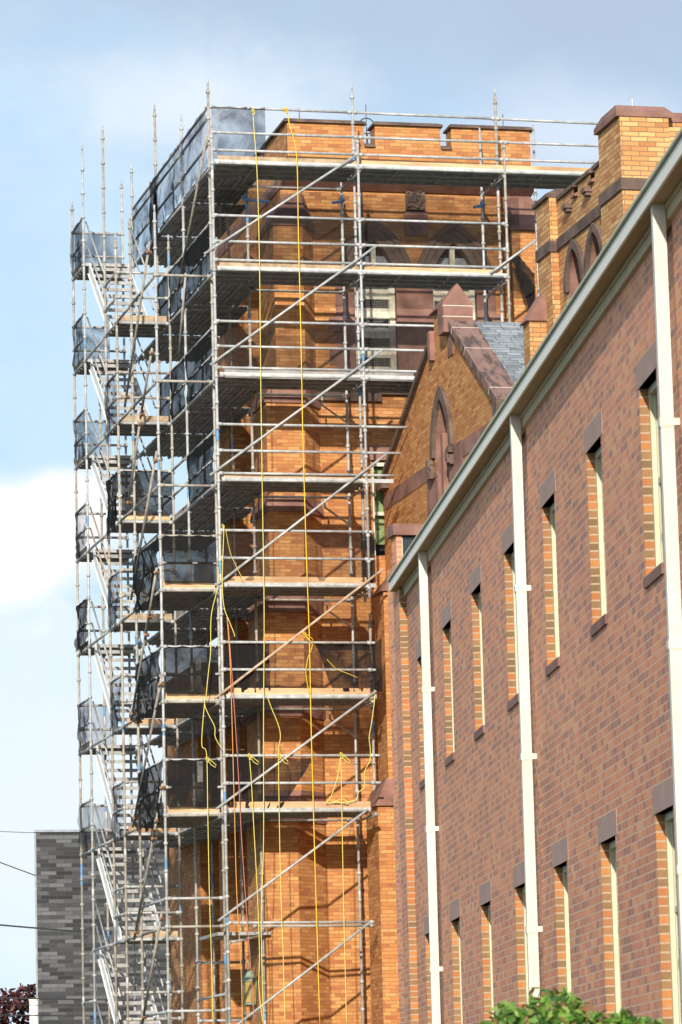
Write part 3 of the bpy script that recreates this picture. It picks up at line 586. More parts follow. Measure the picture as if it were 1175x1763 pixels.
def leaves(mb, c, rad, n, size, flat=.75, seed=0):
    rnd = random.Random(seed)
    for i in range(n):
        while True:
            d = Vector((rnd.uniform(-1, 1), rnd.uniform(-1, 1), rnd.uniform(-1, 1)))
            if .3 < d.length < 1: break
        p = c+Vector((d.x*rad[0], d.y*rad[1], d.z*rad[2]))
        u = Vector((rnd.gauss(0, 1), rnd.gauss(0, 1), rnd.gauss(0, .6)+.5)).normalized(); w = u.orthogonal().normalized()
        w = (Matrix.Rotation(rnd.uniform(0, 6.28), 3, u) @ w); h = u.cross(w); L = size*rnd.uniform(.6, 1.25); W = L*.28
        mb.mesh([p-u*L*.5, p-u*L*.12+w*W, p+u*L*.25+w*W*.8, p+u*L*.55+h*L*.06, p+u*L*.25-w*W*.8, p-u*L*.12-w*W, p+h*L*.07], [(0, 1, 6), (1, 2, 6), (2, 3, 6), (3, 4, 6), (4, 5, 6), (5, 0, 6)])
TX = onY(14, 1720, 116).x
tr = thing('copper_beech_tree', (TX+.2, 116, 0), 'dark purple leaved tree at the left edge, beside the grey block', 'tree')
q = MB(); q.tube([(TX+.2, 116, 0), (TX+.1, 116, 2.4), (TX, 116, 5.2)], .3, 8, radii=[.32, .22, .08])
for a in range(7): q.tube([(TX+.1, 116, 2.2+.2*a), (TX+.1+1.2*math.cos(a*2.1), 116+1.2*math.sin(a*2.1), 4.4+.2*a)], .06, 6)
q.build('trunk', 'bark', tr)
q = MB(); rr = random.Random(3)
for k in range(34):
    a = rr.uniform(0, 6.28); h = rr.uniform(2.6, 6.1); w = 1.75*math.sqrt(max(.05, 1-((h-4.1)/2.5)**2)); leaves(q, Vector((TX+w*math.cos(a)*rr.uniform(.3, 1), 116+w*math.sin(a)*rr.uniform(.3, 1), h)), (.55, .55, .4), 75, .22, seed=k)
q.build('crown', 'leaf_red', tr)
sh = thing('leafy_shrub', (5.75, 19, 0), 'bright green leafy shrub in the lower right corner, close to the camera', 'shrub')
q = MB(); rr = random.Random(11); stems = MB()
tops = []
for k in range(30):
    x = 5.2+rr.random()*.97; y = 19+rr.uniform(-.45, .5); sil = 2.20+.15*math.exp(-((x-5.55)/.15)**2)-.42*max(0, x-5.8)-.3*max(0, 5.40-x)
    z = sil-rr.uniform(.0, .06); tops.append((x, y, z)); pts = [Vector((5.75+(x-5.75)*.4, 19+(y-19)*.4, 0)), Vector((5.75+(x-5.75)*.85, 19+(y-19)*.9, 1.1)), Vector((x, y, z-.02))]
    stems.tube(pts, .008, 5, radii=[.014, .009, .003])
    for j in range(9):
        t = j/9; leaves(q, pts[2].lerp(pts[1], t*.75), (.07+.05*t, .07+.05*t, .06), 24 if j < 5 else 14, .07, seed=k*20+j)
stems.build('stems', 'bark', sh); q.build('foliage', 'leaf', sh)
# ------------------------------------------------------------------ scaffold
LV = [5.54, 7.59, 9.70, 11.79, 13.78, 15.77, 17.81, 19.87]; RT = .026
XW, XA, XI = 13.12, 14.20, 15.13
YB, YA, YI = 69.45, 70.0, 71.0
YS = [70.05, 72.65, 74.3, 75.6, 78.15, 79.55]
def node(z):  # rosette heights follow the lifts
    return z
def standard(par, x, y, z0, z1, seed, mat=None, name='standard'):
    rnd = random.Random(seed); q = MB(); old = rnd.random() < .4
    q.tube([(x, y, z0), (x, y, z1-.14)], RT, 10, 1 if old else 0); q.tube([(x, y, z1-.14), (x, y, z1)], RT*.72, 8, 0)
    zs = [LV[0]-.51*k for k in range(1, 11)]
    for i in range(7):
        for k in range(4): zs.append(LV[i]+(LV[i+1]-LV[i])*k/4)
    zs += [LV[7]+.515*k for k in range(6)]
    for z in zs:
        z += rnd.uniform(-.006, .006)
        if z0+.05 < z < z1-.1:
            q.tube([(x, y, z-.035), (x, y, z+.0), (x, y, z+.03)], .04, 10, 1 if old else 0, radii=[.031, .046, .034])
    zj = z0+rnd.uniform(.8, 2.4)
    while zj < z1-.4:
        q.tube([(x, y, zj-.11), (x, y, zj-.10), (x, y, zj+.10), (x, y, zj+.11)], .03, 10, rnd.choice([0, 0, 0, 0, 2]), radii=[.025, .031, .031, .025])
        if rnd.random() < .12: q.tube([(x, y, zj+.12), (x, y, zj+.34)], .0275, 10, 2, caps=False)
        zj += rnd.choice([2.0, 2.5, 3.0])
    return q.build(name, ['steel', 'steel_old', 'blue_paint', 'orange_paint'], par, smooth=True)
def bar(par, name, a, c, r=RT, mat='steel', ends=True):
    q = MB(); a = Vector(a); c = Vector(c); d = (c-a).normalized(); q.tube([a, c], r, 9, 0)
    if ends:
        L = (c-a).length
        for t in (.05, L-.05): q.tube([a+d*(t-.04), a+d*(t+.04)], r*1.45, 9, 0)
    return q.build(name, mat, par, smooth=True)
SC = thing('facade_scaffold', (15.5, 70.5, 0), 'galvanised tube scaffold with decks and diagonal braces around the church tower', 'scaffold')
ST = thing('stair_tower', (13.7, 76.5, 0), 'scaffold stair tower with zigzag metal flights, left of the main scaffold', 'stair tower')
# standards
for i, (x, y, z0, z1) in enumerate([(XA, YA, 0, 21.68), (XA, 72.7, 0, 21.7), (XA, 75.55, 0, 22.68), (XA-.02, 78.2, 0, 22.1),
        (14.14, YB, 0, 20.69), (17.03, YA, 11.6, 21.70), (16.98, YB, 11.6, 20.53), (19.89, YA, 15.05, 21.7), (19.88, YB, 15.3, 20.54),
        (XI, YI, 0, 20.0), (17.01, YI, 0, 20.0), (19.84, YI, 15.2, 21.18), (20.93, 70.98, 15.0, 21.28), (17.33, 70.9, 0, 11.5),
        (XI-.03, 72.7, 0, 20.0), (XI-.03, 75.55, 0, 20.0), (XW, YA, 0, 19.17), (XW, 72.65, 0, 19.64), (22.6, YB, 15, 20.2), (22.6, YA, 15, 20.9)]):
    standard(SC, x, y, z0, z1, 100+i)
for i, (x, y, z1) in enumerate([(XW, YS[2], 19.63), (XW, YS[3], 22.2), (XW, YS[4], 22.48), (XW, YS[5], 21.6), (XA, YS[2], 19.64), (XA, YS[5], 22.1), (13.66, YS[5]+.02, 18.4)]):
    standard(ST, x, y, 0, z1, 200+i)
def deck(par, x0, x1, y0, y1, z, along='x', seed=0, name='deck'):
    q = MB(); w = .30; h = .065
    lo, hi = (y0, y1) if along == 'x' else (x0, x1)
    n = max(1, round((hi-lo)/w)); w = (hi-lo)/n
    for i in range(n):
        a = lo+i*w+.001; c = lo+(i+1)*w-.001
        B = (lambda u0, u1, v0, v1, p0, p1: q.box((u0, v0, p0), (u1, v1, p1))) if along == 'x' else (lambda u0, u1, v0, v1, p0, p1: q.box((v0, u0, p0), (v1, u1, p1)))
        u0, u1 = (x0, x1) if along == 'x' else (y0, y1)
        B(u0, u1, a, c, z-.012, z); B(u0, u1, a, a+.022, z-h, z-.0125); B(u0, u1, c-.022, c, z-h, z-.0125)
        for k in (1, 2): B(u0, u1, a+(c-a)*k/3-.006, a+(c-a)*k/3+.006, z-.03, z-.0125)
        u = u0+.75
        while u < u1-.3: B(u, u+.04, a+.023, c-.023, z-.045, z-.0305); u += .95
    return q.build(name, 'steel_deck', par)
def stair_flight(ztop, zbot, i):
    zt, zb = ztop, zbot+.06; y0, y1 = YS[4]-.02, YS[3]+.02
    fl = MB()
    for x in (XW+.10, XA-.16):
        fl.loft([I(x, y0, zt-.20), I(x+.03, y0, zt-.20), I(x+.03, y0, zt+.04), I(x, y0, zt+.04)], [I(x, y1, zb-.06), I(x+.03, y1, zb-.06), I(x+.03, y1, zb+.18), I(x, y1, zb+.18)])
        fl.loft([I(x-.03, y0, zt-.20), I(x-.001, y0, zt-.20), I(x-.001, y0, zt-.185), I(x-.03, y0, zt-.185)], [I(x-.03, y1, zb-.06), I(x-.001, y1, zb-.06), I(x-.001, y1, zb-.045), I(x-.03, y1, zb-.045)])
    fo = fl.build('stair_flight', 'bright_alu', ST)
    n = 10
    for k in range(n):
        t = MB(); f = (k+.5)/n; y = y0+(y1-y0)*f; z_ = zt+(zb-zt)*f; t.box((XW+.131, y-.12, z_-.03), (XA-.161, y+.12, z_-.005)); t.box((XW+.131, y-.12, z_-.075), (XA-.161, y-.108, z_-.0301)); t.build('tread', 'steel_deck', fo)
    for x in (XW+.07, XA-.10):
        for r in (.5, .95):
            hr = MB(); hr.tube([(x, y0+.1, zt+r), (x, y1-.1, zb+r)], .019, 8); hr.build('handrail', 'rust' if (i == 4 and x < 13.5) else 'steel', fo, smooth=True)
def stair_level(z, i, zn, low):
    zd = z+.05
    bar(ST, 'ledger', (XW, 72.65, z), (XW, YS[2], z), mat='steel_old'); bar(ST, 'ledger', (XW, YS[2], z), (XW, YS[3], z)); bar(ST, 'ledger', (XW, YS[3], z), (XW, YS[4], z))
    bar(ST, 'ledger', (XW, YS[2], z), (XA, YS[2], z)); deck(ST, XW+.03, XA-.03, YS[2]+.03, YS[3], zd, 'x', name='landing')
    bar(ST, 'ledger', (XW, YS[4], z), (XW, YS[5], z)); deck(ST, XW+.03, XA-.03, YS[4], YS[5]-.03, zd, 'x', name='landing')
    for r in (.52, 1.03):
        bar(ST, 'guardrail', (XW, YS[2], z+r), (XA, YS[2], z+r)); bar(ST, 'guardrail', (XW, YS[4], z+r), (XW, YS[5], z+r))
names = ['lowest', 'second lowest', 'third lowest', 'fourth lowest', 'fourth from top', 'third from top', 'second from top', 'topmost']
for i, z in enumerate(LV):
    zd = z+.05
    # --- front decks (X direction)
    xe = {1: 16.90, 2: 17.06, 3: 17.10, 4: 17.50, 5: 19.88, 6: 19.88, 7: 22.6}.get(i)
    if xe:
        deck(SC, XA+.03, min(xe, 17.0), YB+.03, 70.5, zd)
        if xe > 17.9: deck(SC, 17.03, 19.86, YB+.03, 70.5, zd)
        if xe > 20: deck(SC, 19.9, xe, YB+.03, 70.5, zd)
        bar(SC, 'ledger', (XA, YB, z+.02), (min(xe, 17.0), YB, z+.02)); q = MB(); q.box((XA, YB-.015, zd-.045), (xe, YB+.012, zd+.03)); q.build('deck_edge', 'alu' if i > 4 else 'steel', SC)
        if xe > 17.9: bar(SC, 'ledger', (17.0, YB, z+.02), (xe, YB, z+.02))
        rl = {1: (.51, 1.02), 2: (.51, 1.02), 3: (.51, 1.03), 4: (.12, .55, 1.05), 5: (.14, .55, 1.03), 6: (.17, .53, 1.03), 7: (.24, .58)}[i]
        for k, r in enumerate(rl):
            xr = {1: 17.1, 4: (17.52, 17.66, 17.80)[k]}.get(i, xe)
            bar(SC, 'guardrail', (14.14, YB, z+r+.03), (17.0, YB, z+r+.03), mat='steel')
            if xr > 17.05: bar(SC, 'guardrail', (17.0, YB, z+r+.03), (xr if xr < 19.9 else 19.88, YB, z+r+.03), ends=xr > 18)
            if xr > 20: bar(SC, 'guardrail', (19.88, YB, z+r+.03), (xr, YB, z+r+.03))
        if i != 5:
            q = MB(); hb = .12 if i in (1, 2, 3) else .09
            q.box((XA+.05, YB+.03, zd+.004), (min(xe, 16.95), YB+.065, zd+hb+.03)); q.build('toe_board', 'wood_tan' if i > 5 else 'wood', SC)
            if xe > 17.9: q = MB(); q.box((17.06, YB+.03, zd+.004), (xe-.1, YB+.065, zd+hb+.03)); q.build('toe_board', 'wood', SC)
        for x in ([14.14, 17.0]+([19.87] if xe > 18 else [])):
            bar(SC, 'transom', (x, YB, z-.045), (x, YI, z-.045), mat='steel_deck')
        bar(SC, 'inner_ledger', (XI, YI, z-.02), (min(xe, 17.0), YI, z-.02), mat='steel_old')
        if i in (2, 3, 4, 5):  # cantilever brackets to the wall
            for x in (17.01,): q = MB(); q.tube([(x, YI, z-.55), (x-.5, YI-.05, z-.22)], .018, 6); q.tube([(x-.5, YI-.05, z-.22), (x-.5, YI-.05, z-.05)], .018, 6); q.build('bracket', 'steel_old', SC)
    # --- west decks (Y direction)
    if i >= 1:
        deck(SC, XA+.03, XI+.1, 70.51, 72.65, zd, 'y'); deck(SC, XA+.03, XI+.35, 72.7, 75.5, zd, 'y'); deck(SC, XA+.03, XI+.35, 75.6, 78.15, zd, 'y')
        bar(SC, 'ledger', (XA, YA, z+.02), (XA, 72.7, z+.02)); bar(SC, 'ledger', (XA, 72.7, z+.02), (XA, 75.55, z+.02)); bar(SC, 'ledger', (XA, 75.55, z+.02), (XA, 78.2, z+.02))
        q = MB(); q.box((XA+.03, YA+.1, zd+.003), (XA+.06, 75.4, zd+.11)); q.build('toe_board', 'wood_old', SC)
        for y in (72.7, 75.55): bar(SC, 'transom', (XA, y, z-.045), (XI, y, z-.045), mat='steel_deck')
        if i >= 4:
            for r in (.53, 1.05): bar(SC, 'guardrail', (XA, YA, z+r), (XA, 72.7, z+r)); bar(SC, 'guardrail', (XA, 72.7, z+r), (XA, 75.55, z+r), mat='steel_old')
            if i == 7:
                for r in (.53, 1.05): bar(SC, 'guardrail', (XA, 75.55, z+r), (XA, 78.2, z+r), mat='steel_old')
    # --- low corner bay between the outer west row and the main row
    if i <= 3:
        if i >= 1:
            deck(SC, XW+.03, XA-.03, YA+.03, 72.62, zd, 'x'); q = MB(); q.box((XW+.05, YA+.03, zd+.004), (XA-.05, YA+.065, zd+.13)); q.build('toe_board', 'wood', SC)
            q = MB(); q.box((XW, YA-.012, zd-.045), (XA, YA+.015, zd)); q.build('deck_edge', 'steel', SC)
        for r in (.52, 1.03):
            if i >= 1 or r < .6: bar(SC, 'guardrail', (XW, YA, z+r), (XA, YA, z+r), mat='steel_old' if i == 3 else 'steel'); bar(SC, 'guardrail', (XW, YA, z+r), (XW, 72.65, z+r))
    if i <= 6: bar(SC, 'ledger', (XW, YA, z+.0), (XA, YA, z+.0), mat='steel_old'); bar(SC, 'ledger', (XW, YA, z), (XW, 72.65, z), mat='steel_old')
    # --- stair tower ledgers, landings, rails
    if i <= 6:
        bar(ST, 'ledger', (XW, 72.65, z), (XW, YS[2], z), mat='steel_old'); bar(ST, 'ledger', (XW, YS[2], z), (XW, YS[3], z)); bar(ST, 'ledger', (XW, YS[3], z), (XW, YS[4], z))
        bar(ST, 'ledger', (XW, YS[2], z), (XA, YS[2], z)); deck(ST, XW+.03, XA-.03, YS[2]+.03, YS[3], zd, 'x', name='landing')
        q = MB(); q.box((XW+.08, YS[2]+.03, zd+.004), (XA-.06, YS[2]+.06, zd+.115)); q.build('toe_board', 'wood' if i in (1, 2, 4) else 'wood_tan', ST)
        for r in (.52, 1.03):
            bar(ST, 'guardrail', (XW, YS[2], z+r), (XA, YS[2], z+r), mat='steel_old' if i % 2 else 'steel'); bar(ST, 'guardrail', (XW, YS[2], z+r), (XW, YS[3], z+r))
    if i >= 1:
        bar(ST, 'ledger', (XW, YS[4], z), (XW, YS[5], z)); deck(ST, XW+.03, XA-.03, YS[4], YS[5]-.03, zd, 'x', name='landing')
        q = MB(); q.box((XW+.02, YS[4]+.05, zd+.004), (XW+.05, YS[5]-.03, zd+.12)); q.build('toe_board', 'wood_old', ST)
        for r in (.52, 1.03):
            bar(ST, 'guardrail', (XW, YS[4], z+r), (XW, YS[5], z+r)); bar(ST, 'guardrail', (XW, YS[5], z+r), (XA, YS[5], z+r), mat='steel_deck')
        stair_flight(z, LV[i-1], i)
# flights and landings below the first deck
LOW = [1.44, 3.49, LV[0]]
for i, z in enumerate(LOW[:2]):
    stair_level(z, i, LOW[i+1], True)
stair_flight(LOW[1]+.0, LOW[0], 0); stair_flight(LOW[2], LOW[1], 1)
# topmost A-line rails
bar(SC, 'guardrail', (XA, YA, 21.13), (17.03, YA, 21.12)); bar(SC, 'guardrail', (17.03, YA, 21.12), (19.89, YA, 21.10)); bar(SC, 'guardrail', (19.89, YA, 21.1), (22.6, YA, 21.07))
for a, c in ((YA, 72.7), (72.7, 75.55), (75.55, 78.2)): bar(SC, 'guardrail', (XA, a, 21.13), (XA, c, 21.13), mat='steel_old')
bar(SC, 'guardrail', (14.14, YB, LV[0]+.03), (16.98, YB+.3, LV[0]+.03)); bar(SC, 'guardrail', (14.6, YB-.06, LV[0]-.04), (16.96, YB+.24, LV[0]-.04), mat='steel_old')
# front diagonal braces
for a, c in [((352, 437), (612, 268)), ((362, 628), (650, 422)), ((362, 818), (658, 603)), ((372, 1008), (668, 780)), ((370, 1203), (660, 980)), ((373, 1393), (648, 1190)), ((376, 1586), (634, 1394)), ((392, 1778), (637, 1589))]:
    bar(SC, 'brace', onY(*a, YB-.06), onY(*c, YB-.06), .0245, 'rust' if a == (370, 1203) else 'steel', False)
bar(SC, 'brace', onY(845, 470, YB-.06), onY(935, 405, YB-.06), .0245, 'steel', False)
# zigzag braces on the outer west row, rust coloured couplers
for a, c in [((258, 416), (215, 700)), ((262, 600), (242, 720)), ((242, 720), (220, 874)), ((270, 777), (226, 1032)), ((270, 978), (250, 1100)), ((258, 1050), (226, 1240)), ((279, 1162), (229, 1424)), ((280, 1350), (263, 1450)), ((272, 1400), (231, 1618)), ((279, 1570), (245, 1763))]:
    p, e = onX(*a, XW-.07), onX(*c, XW-.07); o = bar(SC, 'brace', p, e, .0235, 'steel_old', False)
    q = MB()
    for s in (p.lerp(e, .06), p.lerp(e, .94)): q = MB(); q.tube([s-Vector((.03, .04, 0)), s+Vector((.05, .04, 0))], .042, 8, radii=[.03, .042]); q.build('coupler', 'coupler', o)
    
bar(SC, 'brace', onX(357, 232, XA-.07), onX(306, 500, XA-.07), .0235, 'steel_old', False)
bar(SC, 'brace', onX(320, 470, XA-.07), onX(308, 610, XA-.07), .0235, 'steel_old', False)
# bits of small tube at the foot
z = 3.9
for zz_ in (4.0, 3.0):
    bar(SC, 'guardrail', (XW, YA, zz_), (XA, YA, zz_)); bar(SC, 'guardrail', (XW, YA, zz_), (XW, 72.65, zz_)); bar(ST, 'guardrail', (XW, YS[2], zz_), (XA, YS[2], zz_), mat='steel_old')
for a, c in (((14.14, YB, 5.2), (15.3, YI+.2, 5.45)), ((XA, 72.7, 3.9), (XI, 72.7, 3.9)), ((XA, 72.7, 5.0), (XI, 72.7, 5.0)), ((XA, YA, 4.3), (XA, 72.7, 4.3)), ((XA, YA, 3.3), (XA, 72.7, 3.3))): bar(SC, 'foot_tube', a, c)
q = MB(); q.box((XA+.03, 70.9, 5.42), (15.25, 72.6, 5.48)); q.build('deck', 'steel_deck', SC)
# blue screw handles
for x, zc in ((15.05, 19.58), (17.0, 19.6), (19.83, 19.6)):
    q = MB(); q.tube([(x, YI-.02, zc+.06), (x+.03, YI-.05, zc)], .05, 8); q.tube([(x-.02, YI-.1, zc-.02), (x-.2 if x > 16 else x+.5, YI-.12, zc-.06)], .028, 8); q.build('jack_handle', 'blue_paint', SC)
# ------------------------------------------------------------------ debris nets
def net(P00, P10, P11, P01, mat, label, amp=.05, seed=0, sag=.03, nu=26, nv=12, hem=0., name='debris_net'):
    P00, P10, P11, P01 = (Vector(p) for p in (P00, P10, P11, P01)); nrm = (P10-P00).cross(P01-P00).normalized(); q = MB(); vs = []
    for j in range(nv+1):
        v = j/nv
        for i in range(nu+1):
            u = i/nu; p = P00.lerp(P10, u).lerp(P01.lerp(P11, u), v)
            a = amp*(noise.noise(Vector((u*7+seed*3.1, v*2.2, seed)))+.45*noise.noise(Vector((u*21+seed, v*7, seed*2.))))
            p = p+nrm*(a*(1.25-v*.75)); 
            if v == 0 or hem: p.z += hem*noise.noise(Vector((u*4+seed, 3, seed)))*(1-v)
            p.z -= sag*v*abs(math.sin(u*math.pi*3))*1.
            vs.append(p)
    fs = [(j*(nu+1)+i, j*(nu+1)+i+1, (j+1)*(nu+1)+i+1, (j+1)*(nu+1)+i) for j in range(nv) for i in range(nu)]
    q.mesh(vs, fs); o = q.build(name, mat, smooth=True); tag(o, label, 'net', 'debris nets hung on the scaffold'); return o
X_ = XA-.04
def wnet(x, y0, y1, z0, z1, mat, label, seed, **k): return net((x, y0, z0), (x, y1, z0), (x, y1, z1), (x, y0, z1), mat, label, seed=seed, **k)
def fnet(y, x0, x1, z0, z1, mat, label, seed, **k): return net((x0, y, z0), (x1, y, z0), (x1, y, z1), (x0, y, z1), mat, label, seed=seed, **k)
wnet(X_, 70.03, 72.65, 19.95, 21.15, 'net_blue', 'blue grey see-through net on the topmost west side, just behind the tall corner pole', 1)
wnet(X_, 72.75, 75.5, 19.95, 21.15, 'net_blue', 'crumpled blue grey net in the middle of the topmost west side, against the sky', 2, amp=.1)
wnet(X_, 75.6, 78.15, 19.9, 21.1, 'net_blue', 'blue grey net at the far end of the topmost west side', 3, amp=.08)
q = wnet(X_-.03, 75.2, 75.75, 19.6, 21.1, 'net', 'narrow dark bunched strip of net between two blue grey nets, hanging from a tall pole', 4, amp=.12, nu=8)
fnet(YA-.03, 14.25, 15.3, 20.1, 21.15, 'net_blue', 'pale blue net on the front of the topmost deck beside the yellow rope, sky behind', 5, amp=.04)
for i, mat, w in ((6, 'net', 'second highest'), (5, 'net', 'third highest'), (4, 'net', 'fourth highest')):
    wnet(X_+.02, 70.03, 72.65, LV[i]+.1, LV[i]+1.05, mat, 'dark net on the left side of the %s deck, next to corner poles' % w, 10+i, amp=.06)
    if i > 4: wnet(X_+.02, 72.75, 75.5, LV[i]+.1, LV[i]+1.05, 'net', 'dark net on the left side of the %s deck, bay beside stair tower' % w, 20+i, amp=.08)
fnet(71.04, XI-.6, 20.6, LV[6]+.1, LV[6]+1.98, 'net_thin', 'thin dark net before the pointed belfry arches, upper half added for deck shade', 31, amp=.05, nu=60)  # real net below; its upper half is added as shade under the top deck
fnet(71.04, XI-.5, 19.9, LV[5]+.15, LV[5]+1.3, 'net_thin', 'thin dark net before the cream louvres, below the pointed arches', 32, amp=.05, nu=60)
fnet(YB+.0, 14.3, 17.95, LV[5]-.02, LV[5]+.16, 'plastic', 'clear plastic sheet wrapped along the front edge of the third highest deck', 33, amp=.03, nu=40, nv=4, name='plastic_sheet')
fnet(YB+.04, 14.2, 16.9, LV[3]+.12, LV[3]+1.05, 'net_thin', 'thin net on the front deck level with the bottom eave, ropes crossing it', 34, amp=.05)
fnet(YB+.04, 16.85, 17.12, LV[3]+.1, LV[3]+1.05, 'net', 'narrow dark strip of net at the right end of a deck, under the curtained window', 35, amp=.06, nu=8)
fnet(YB+.04, 14.2, 15.05, LV[2]+.12, LV[2]+1.1, 'net', 'dark net on the sixth deck from the top, just left of the brick buttress', 36, amp=.05)
fnet(YB+.05, 15.05, 16.2, LV[2]+.2, LV[2]+1.08, 'net_thin', 'thin torn net over the lit brick buttress, between two dark nets', 37, amp=.06)
net((16.25, YB+.04, LV[2]+.14), (17.2, YB+.04, LV[2]+.14), (17.2, YB+.04, LV[2]+1.14), (15.9, YB+.04, LV[2]+1.08), 'net', 'black crumpled net drooping at the right end of the front, above the stepped buttress', amp=.14, seed=38, sag=.08)
net((14.2, YB+.04, LV[1]+.1), (15.2, YB+.04, LV[1]+.05), (15.85, YB+.04, LV[1]+1.02), (14.2, YB+.04, LV[1]+1.05), 'net', 'dark net with slanting right edge on the lowest boarded front deck, behind yellow knots', amp=.06, seed=39)
for i, w in ((3, 'uppermost'), (2, 'middle'), (1, 'lowest')):
    fnet(YA-.035, XW+.05, XA-.03, LV[i]+.14, LV[i]+1.05, 'net' if i < 3 else 'net', 'dark net across the front of the left corner bay, %s of the three there' % w, 40+i, amp=.04, nu=16)
    wnet(XW-.04, 70.0, 72.6, LV[i]-.12, LV[i]+1.03, 'net', 'black sagging net folded round the left side of the corner bay, %s of three' % w, 50+i, amp=.13, hem=.5)
for i in range(0, 7):
    if i in (4, 3, 2, 1, 5): wnet(XW-.03, YS[2], YS[3], LV[i]+.0, LV[i]+1.05, 'net' if i == 4 else 'net_blue', 'net beside the near stair landing, %s one up the stair tower' % ['lowest', 'second', 'third', 'fourth', 'fifth', 'sixth', 'seventh'][i], 60+i, amp=.09, hem=.4, nu=12)
fnet(YS[2]-.03, XW+.03, XA-.03, LV[4]+.15, LV[4]+1.05, 'net', 'dark net over the stair treads at mid height, across the front of the stair tower', 70, amp=.04)
for i in range(1, 8):
    wnet(XW-.03, YS[4], YS[5], LV[i]+.05, LV[i]+1.05, 'net_blue' if i != 3 else 'net', 'net wedge on the far left stair landing, %s of seven counted from below' % ['', 'one', 'two', 'three', 'four', 'five', 'six', 'seven'][i], 80+i, amp=.10, hem=.3, nu=10)
fnet(YS[5]+.03, XW+.05, XA, LV[7]+.1, LV[7]+1.08, 'net_blue', 'blue net across the back of the highest stair landing, sky behind', 90, amp=.05)
for i in (6, 5, 2, 1): fnet(YS[5]+.03, XW+.05, XA-.3, LV[i]+.1, LV[i]+1.05, 'net_blue' if i > 4 else 'net_thin', 'net across the back of the stair tower, behind boarded deck %d counted upward' % i, 91+i, amp=.05)
wnet(14.9, 76.2, 79.3, 12.0, 12.9, 'net', 'dark net in the shade behind the stair treads at the back of the west decks', 99)
# ------------------------------------------------------------------ ropes
def rope(pts, Y, mat, label, knots=(), r=.0095, name='rope'):
    P = [onY(x, y, Y) for x, y in pts]; out = []
    for i in range(len(P)-1):            # Catmull-Rom through the points
        a, b_, c, d = P[max(0, i-1)], P[i], P[i+1], P[min(len(P)-1, i+2)]
        for k in range(6):
            t = k/6; out.append(.5*((2*b_)+(c-a)*t+(2*a-5*b_+4*c-d)*t*t+(3*b_-a-3*c+d)*t**3))
    out.append(P[-1]); q = MB(); q.tube(out, r, 6)
    for (x, y) in knots:
        c = onY(x, y, Y-.02)
        for k in range(3):
            w = [c+Vector((.03*math.cos(a+k*1.7), .025*math.sin(a*2+k), .03*math.sin(a)*(1+.3*k)-.02*k)) for a in [j*math.pi/5 for j in range(9)]]; q.tube(w, r*.95, 5)
        if y > 1000:
            w = [c, c+Vector((.08, -.01, -.05)), c+Vector((.16, -.02, -.12)), c+Vector((.15, -.01, -.17)), c+Vector((.07, 0, -.12)), c+Vector((.01, 0, -.02))]; q.tube(w, r*.9, 5)
    o = q.build(name, mat, smooth=True); tag(o, label, 'rope', 'ropes hanging on the scaffold'); return o
YR = YB-.10
rope([(436, 184), (437, 215), (443, 300), (447, 450), (449, 640), (452, 850), (455, 1050), (454, 1250), (454, 1450), (450, 1590), (454, 1763)], YR, 'yellow_rope', 'long thin yellow rope tied on the top rail over the pale blue net', [(436, 190)], .008)
rope([(493, 184), (499, 215), (511, 268), (514, 400), (518, 560), (522, 760), (528, 960), (533, 1100), (536, 1250), (543, 1500), (551, 1763)], YR, 'gold_rope', 'long golden rope kinked over the highest deck rail at the left end of the parapet', [(492, 188)], .0095)
rope([(353, 1200), (353, 1215), (360, 1232), (370, 1252), (371, 1270), (384, 1292)], YR+.5, 'yellow_rope', 'short curling yellow rope end under the corner deck, left of the corner poles', [], .0078)
rope([(353, 1205), (349, 1250), (348, 1285), (356, 1300), (358, 1400), (361, 1550), (364, 1640), (367, 1763)], YR+.5, 'yellow_rope', 'yellow rope knotted on the corner bay rail, leftmost of the lower ropes', [(357, 1306)], .0078)
rope([(429, 1297), (433, 1345), (437, 1420), (443, 1530), (447, 1640), (446, 1700), (453, 1763)], YR, 'yellow_rope', 'yellow rope knotted just right of the corner poles, in front of dark net', [(430, 1301)], .0078)
rope([(458, 1192), (466, 1215), (480, 1250), (483, 1270), (480, 1296), (481, 1400), (484, 1540), (488, 1650), (491, 1763)], YR, 'yellow_rope', 'yellow rope waving from the boards to a looped knot, left face of the buttress', [(481, 1300)], .0078)
rope([(587, 1295), (588, 1340), (590, 1450), (592, 1560), (595, 1680), (597, 1763)], YR, 'yellow_rope', 'yellow rope knotted on the rail in front of the recessed brick wall', [(588, 1299)], .0078)
rope([(586, 1305), (581, 1340), (570, 1372), (562, 1383), (580, 1380), (600, 1384), (590, 1376), (575, 1382), (612, 1378), (617, 1365), (628, 1355), (628, 1330), (637, 1310), (638, 1290), (636, 1270), (640, 1245), (646, 1200), (645, 1188)], YR+.05, 'yellow_rope', 'tangled yellow rope lying on the lowest boards and climbing the right end pole', [(600, 900)] and [], .0075)
rope([(384, 905), (378, 960), (375, 1010), (364, 1060), (363, 1120), (360, 1150), (357, 1178), (355, 1200)], YR+.3, 'yellow_rope', 'yellow rope tied high on the corner pole, left strand curving away to the boards', [(383, 905)], .0078)
rope([(386, 905), (383, 1000), (386, 1045), (395, 1070), (403, 1090), (404, 1096)], YR, 'yellow_rope', 'short yellow rope end hanging right of the corner pole over the deck edge', [], .0078)
rope([(389, 912), (394, 940), (400, 960), (412, 985), (419, 1000)], YR, 'yellow_rope', 'very thin yellow string trailing over the thin net, right of the corner pole', [], .005)
rope([(391, 1060), (396, 1130), (400, 1250), (404, 1400), (408, 1540), (415, 1660), (418, 1763)], YR, 'orange_rope', 'orange rope running down beside the corner poles, left of the red one', [], .008)
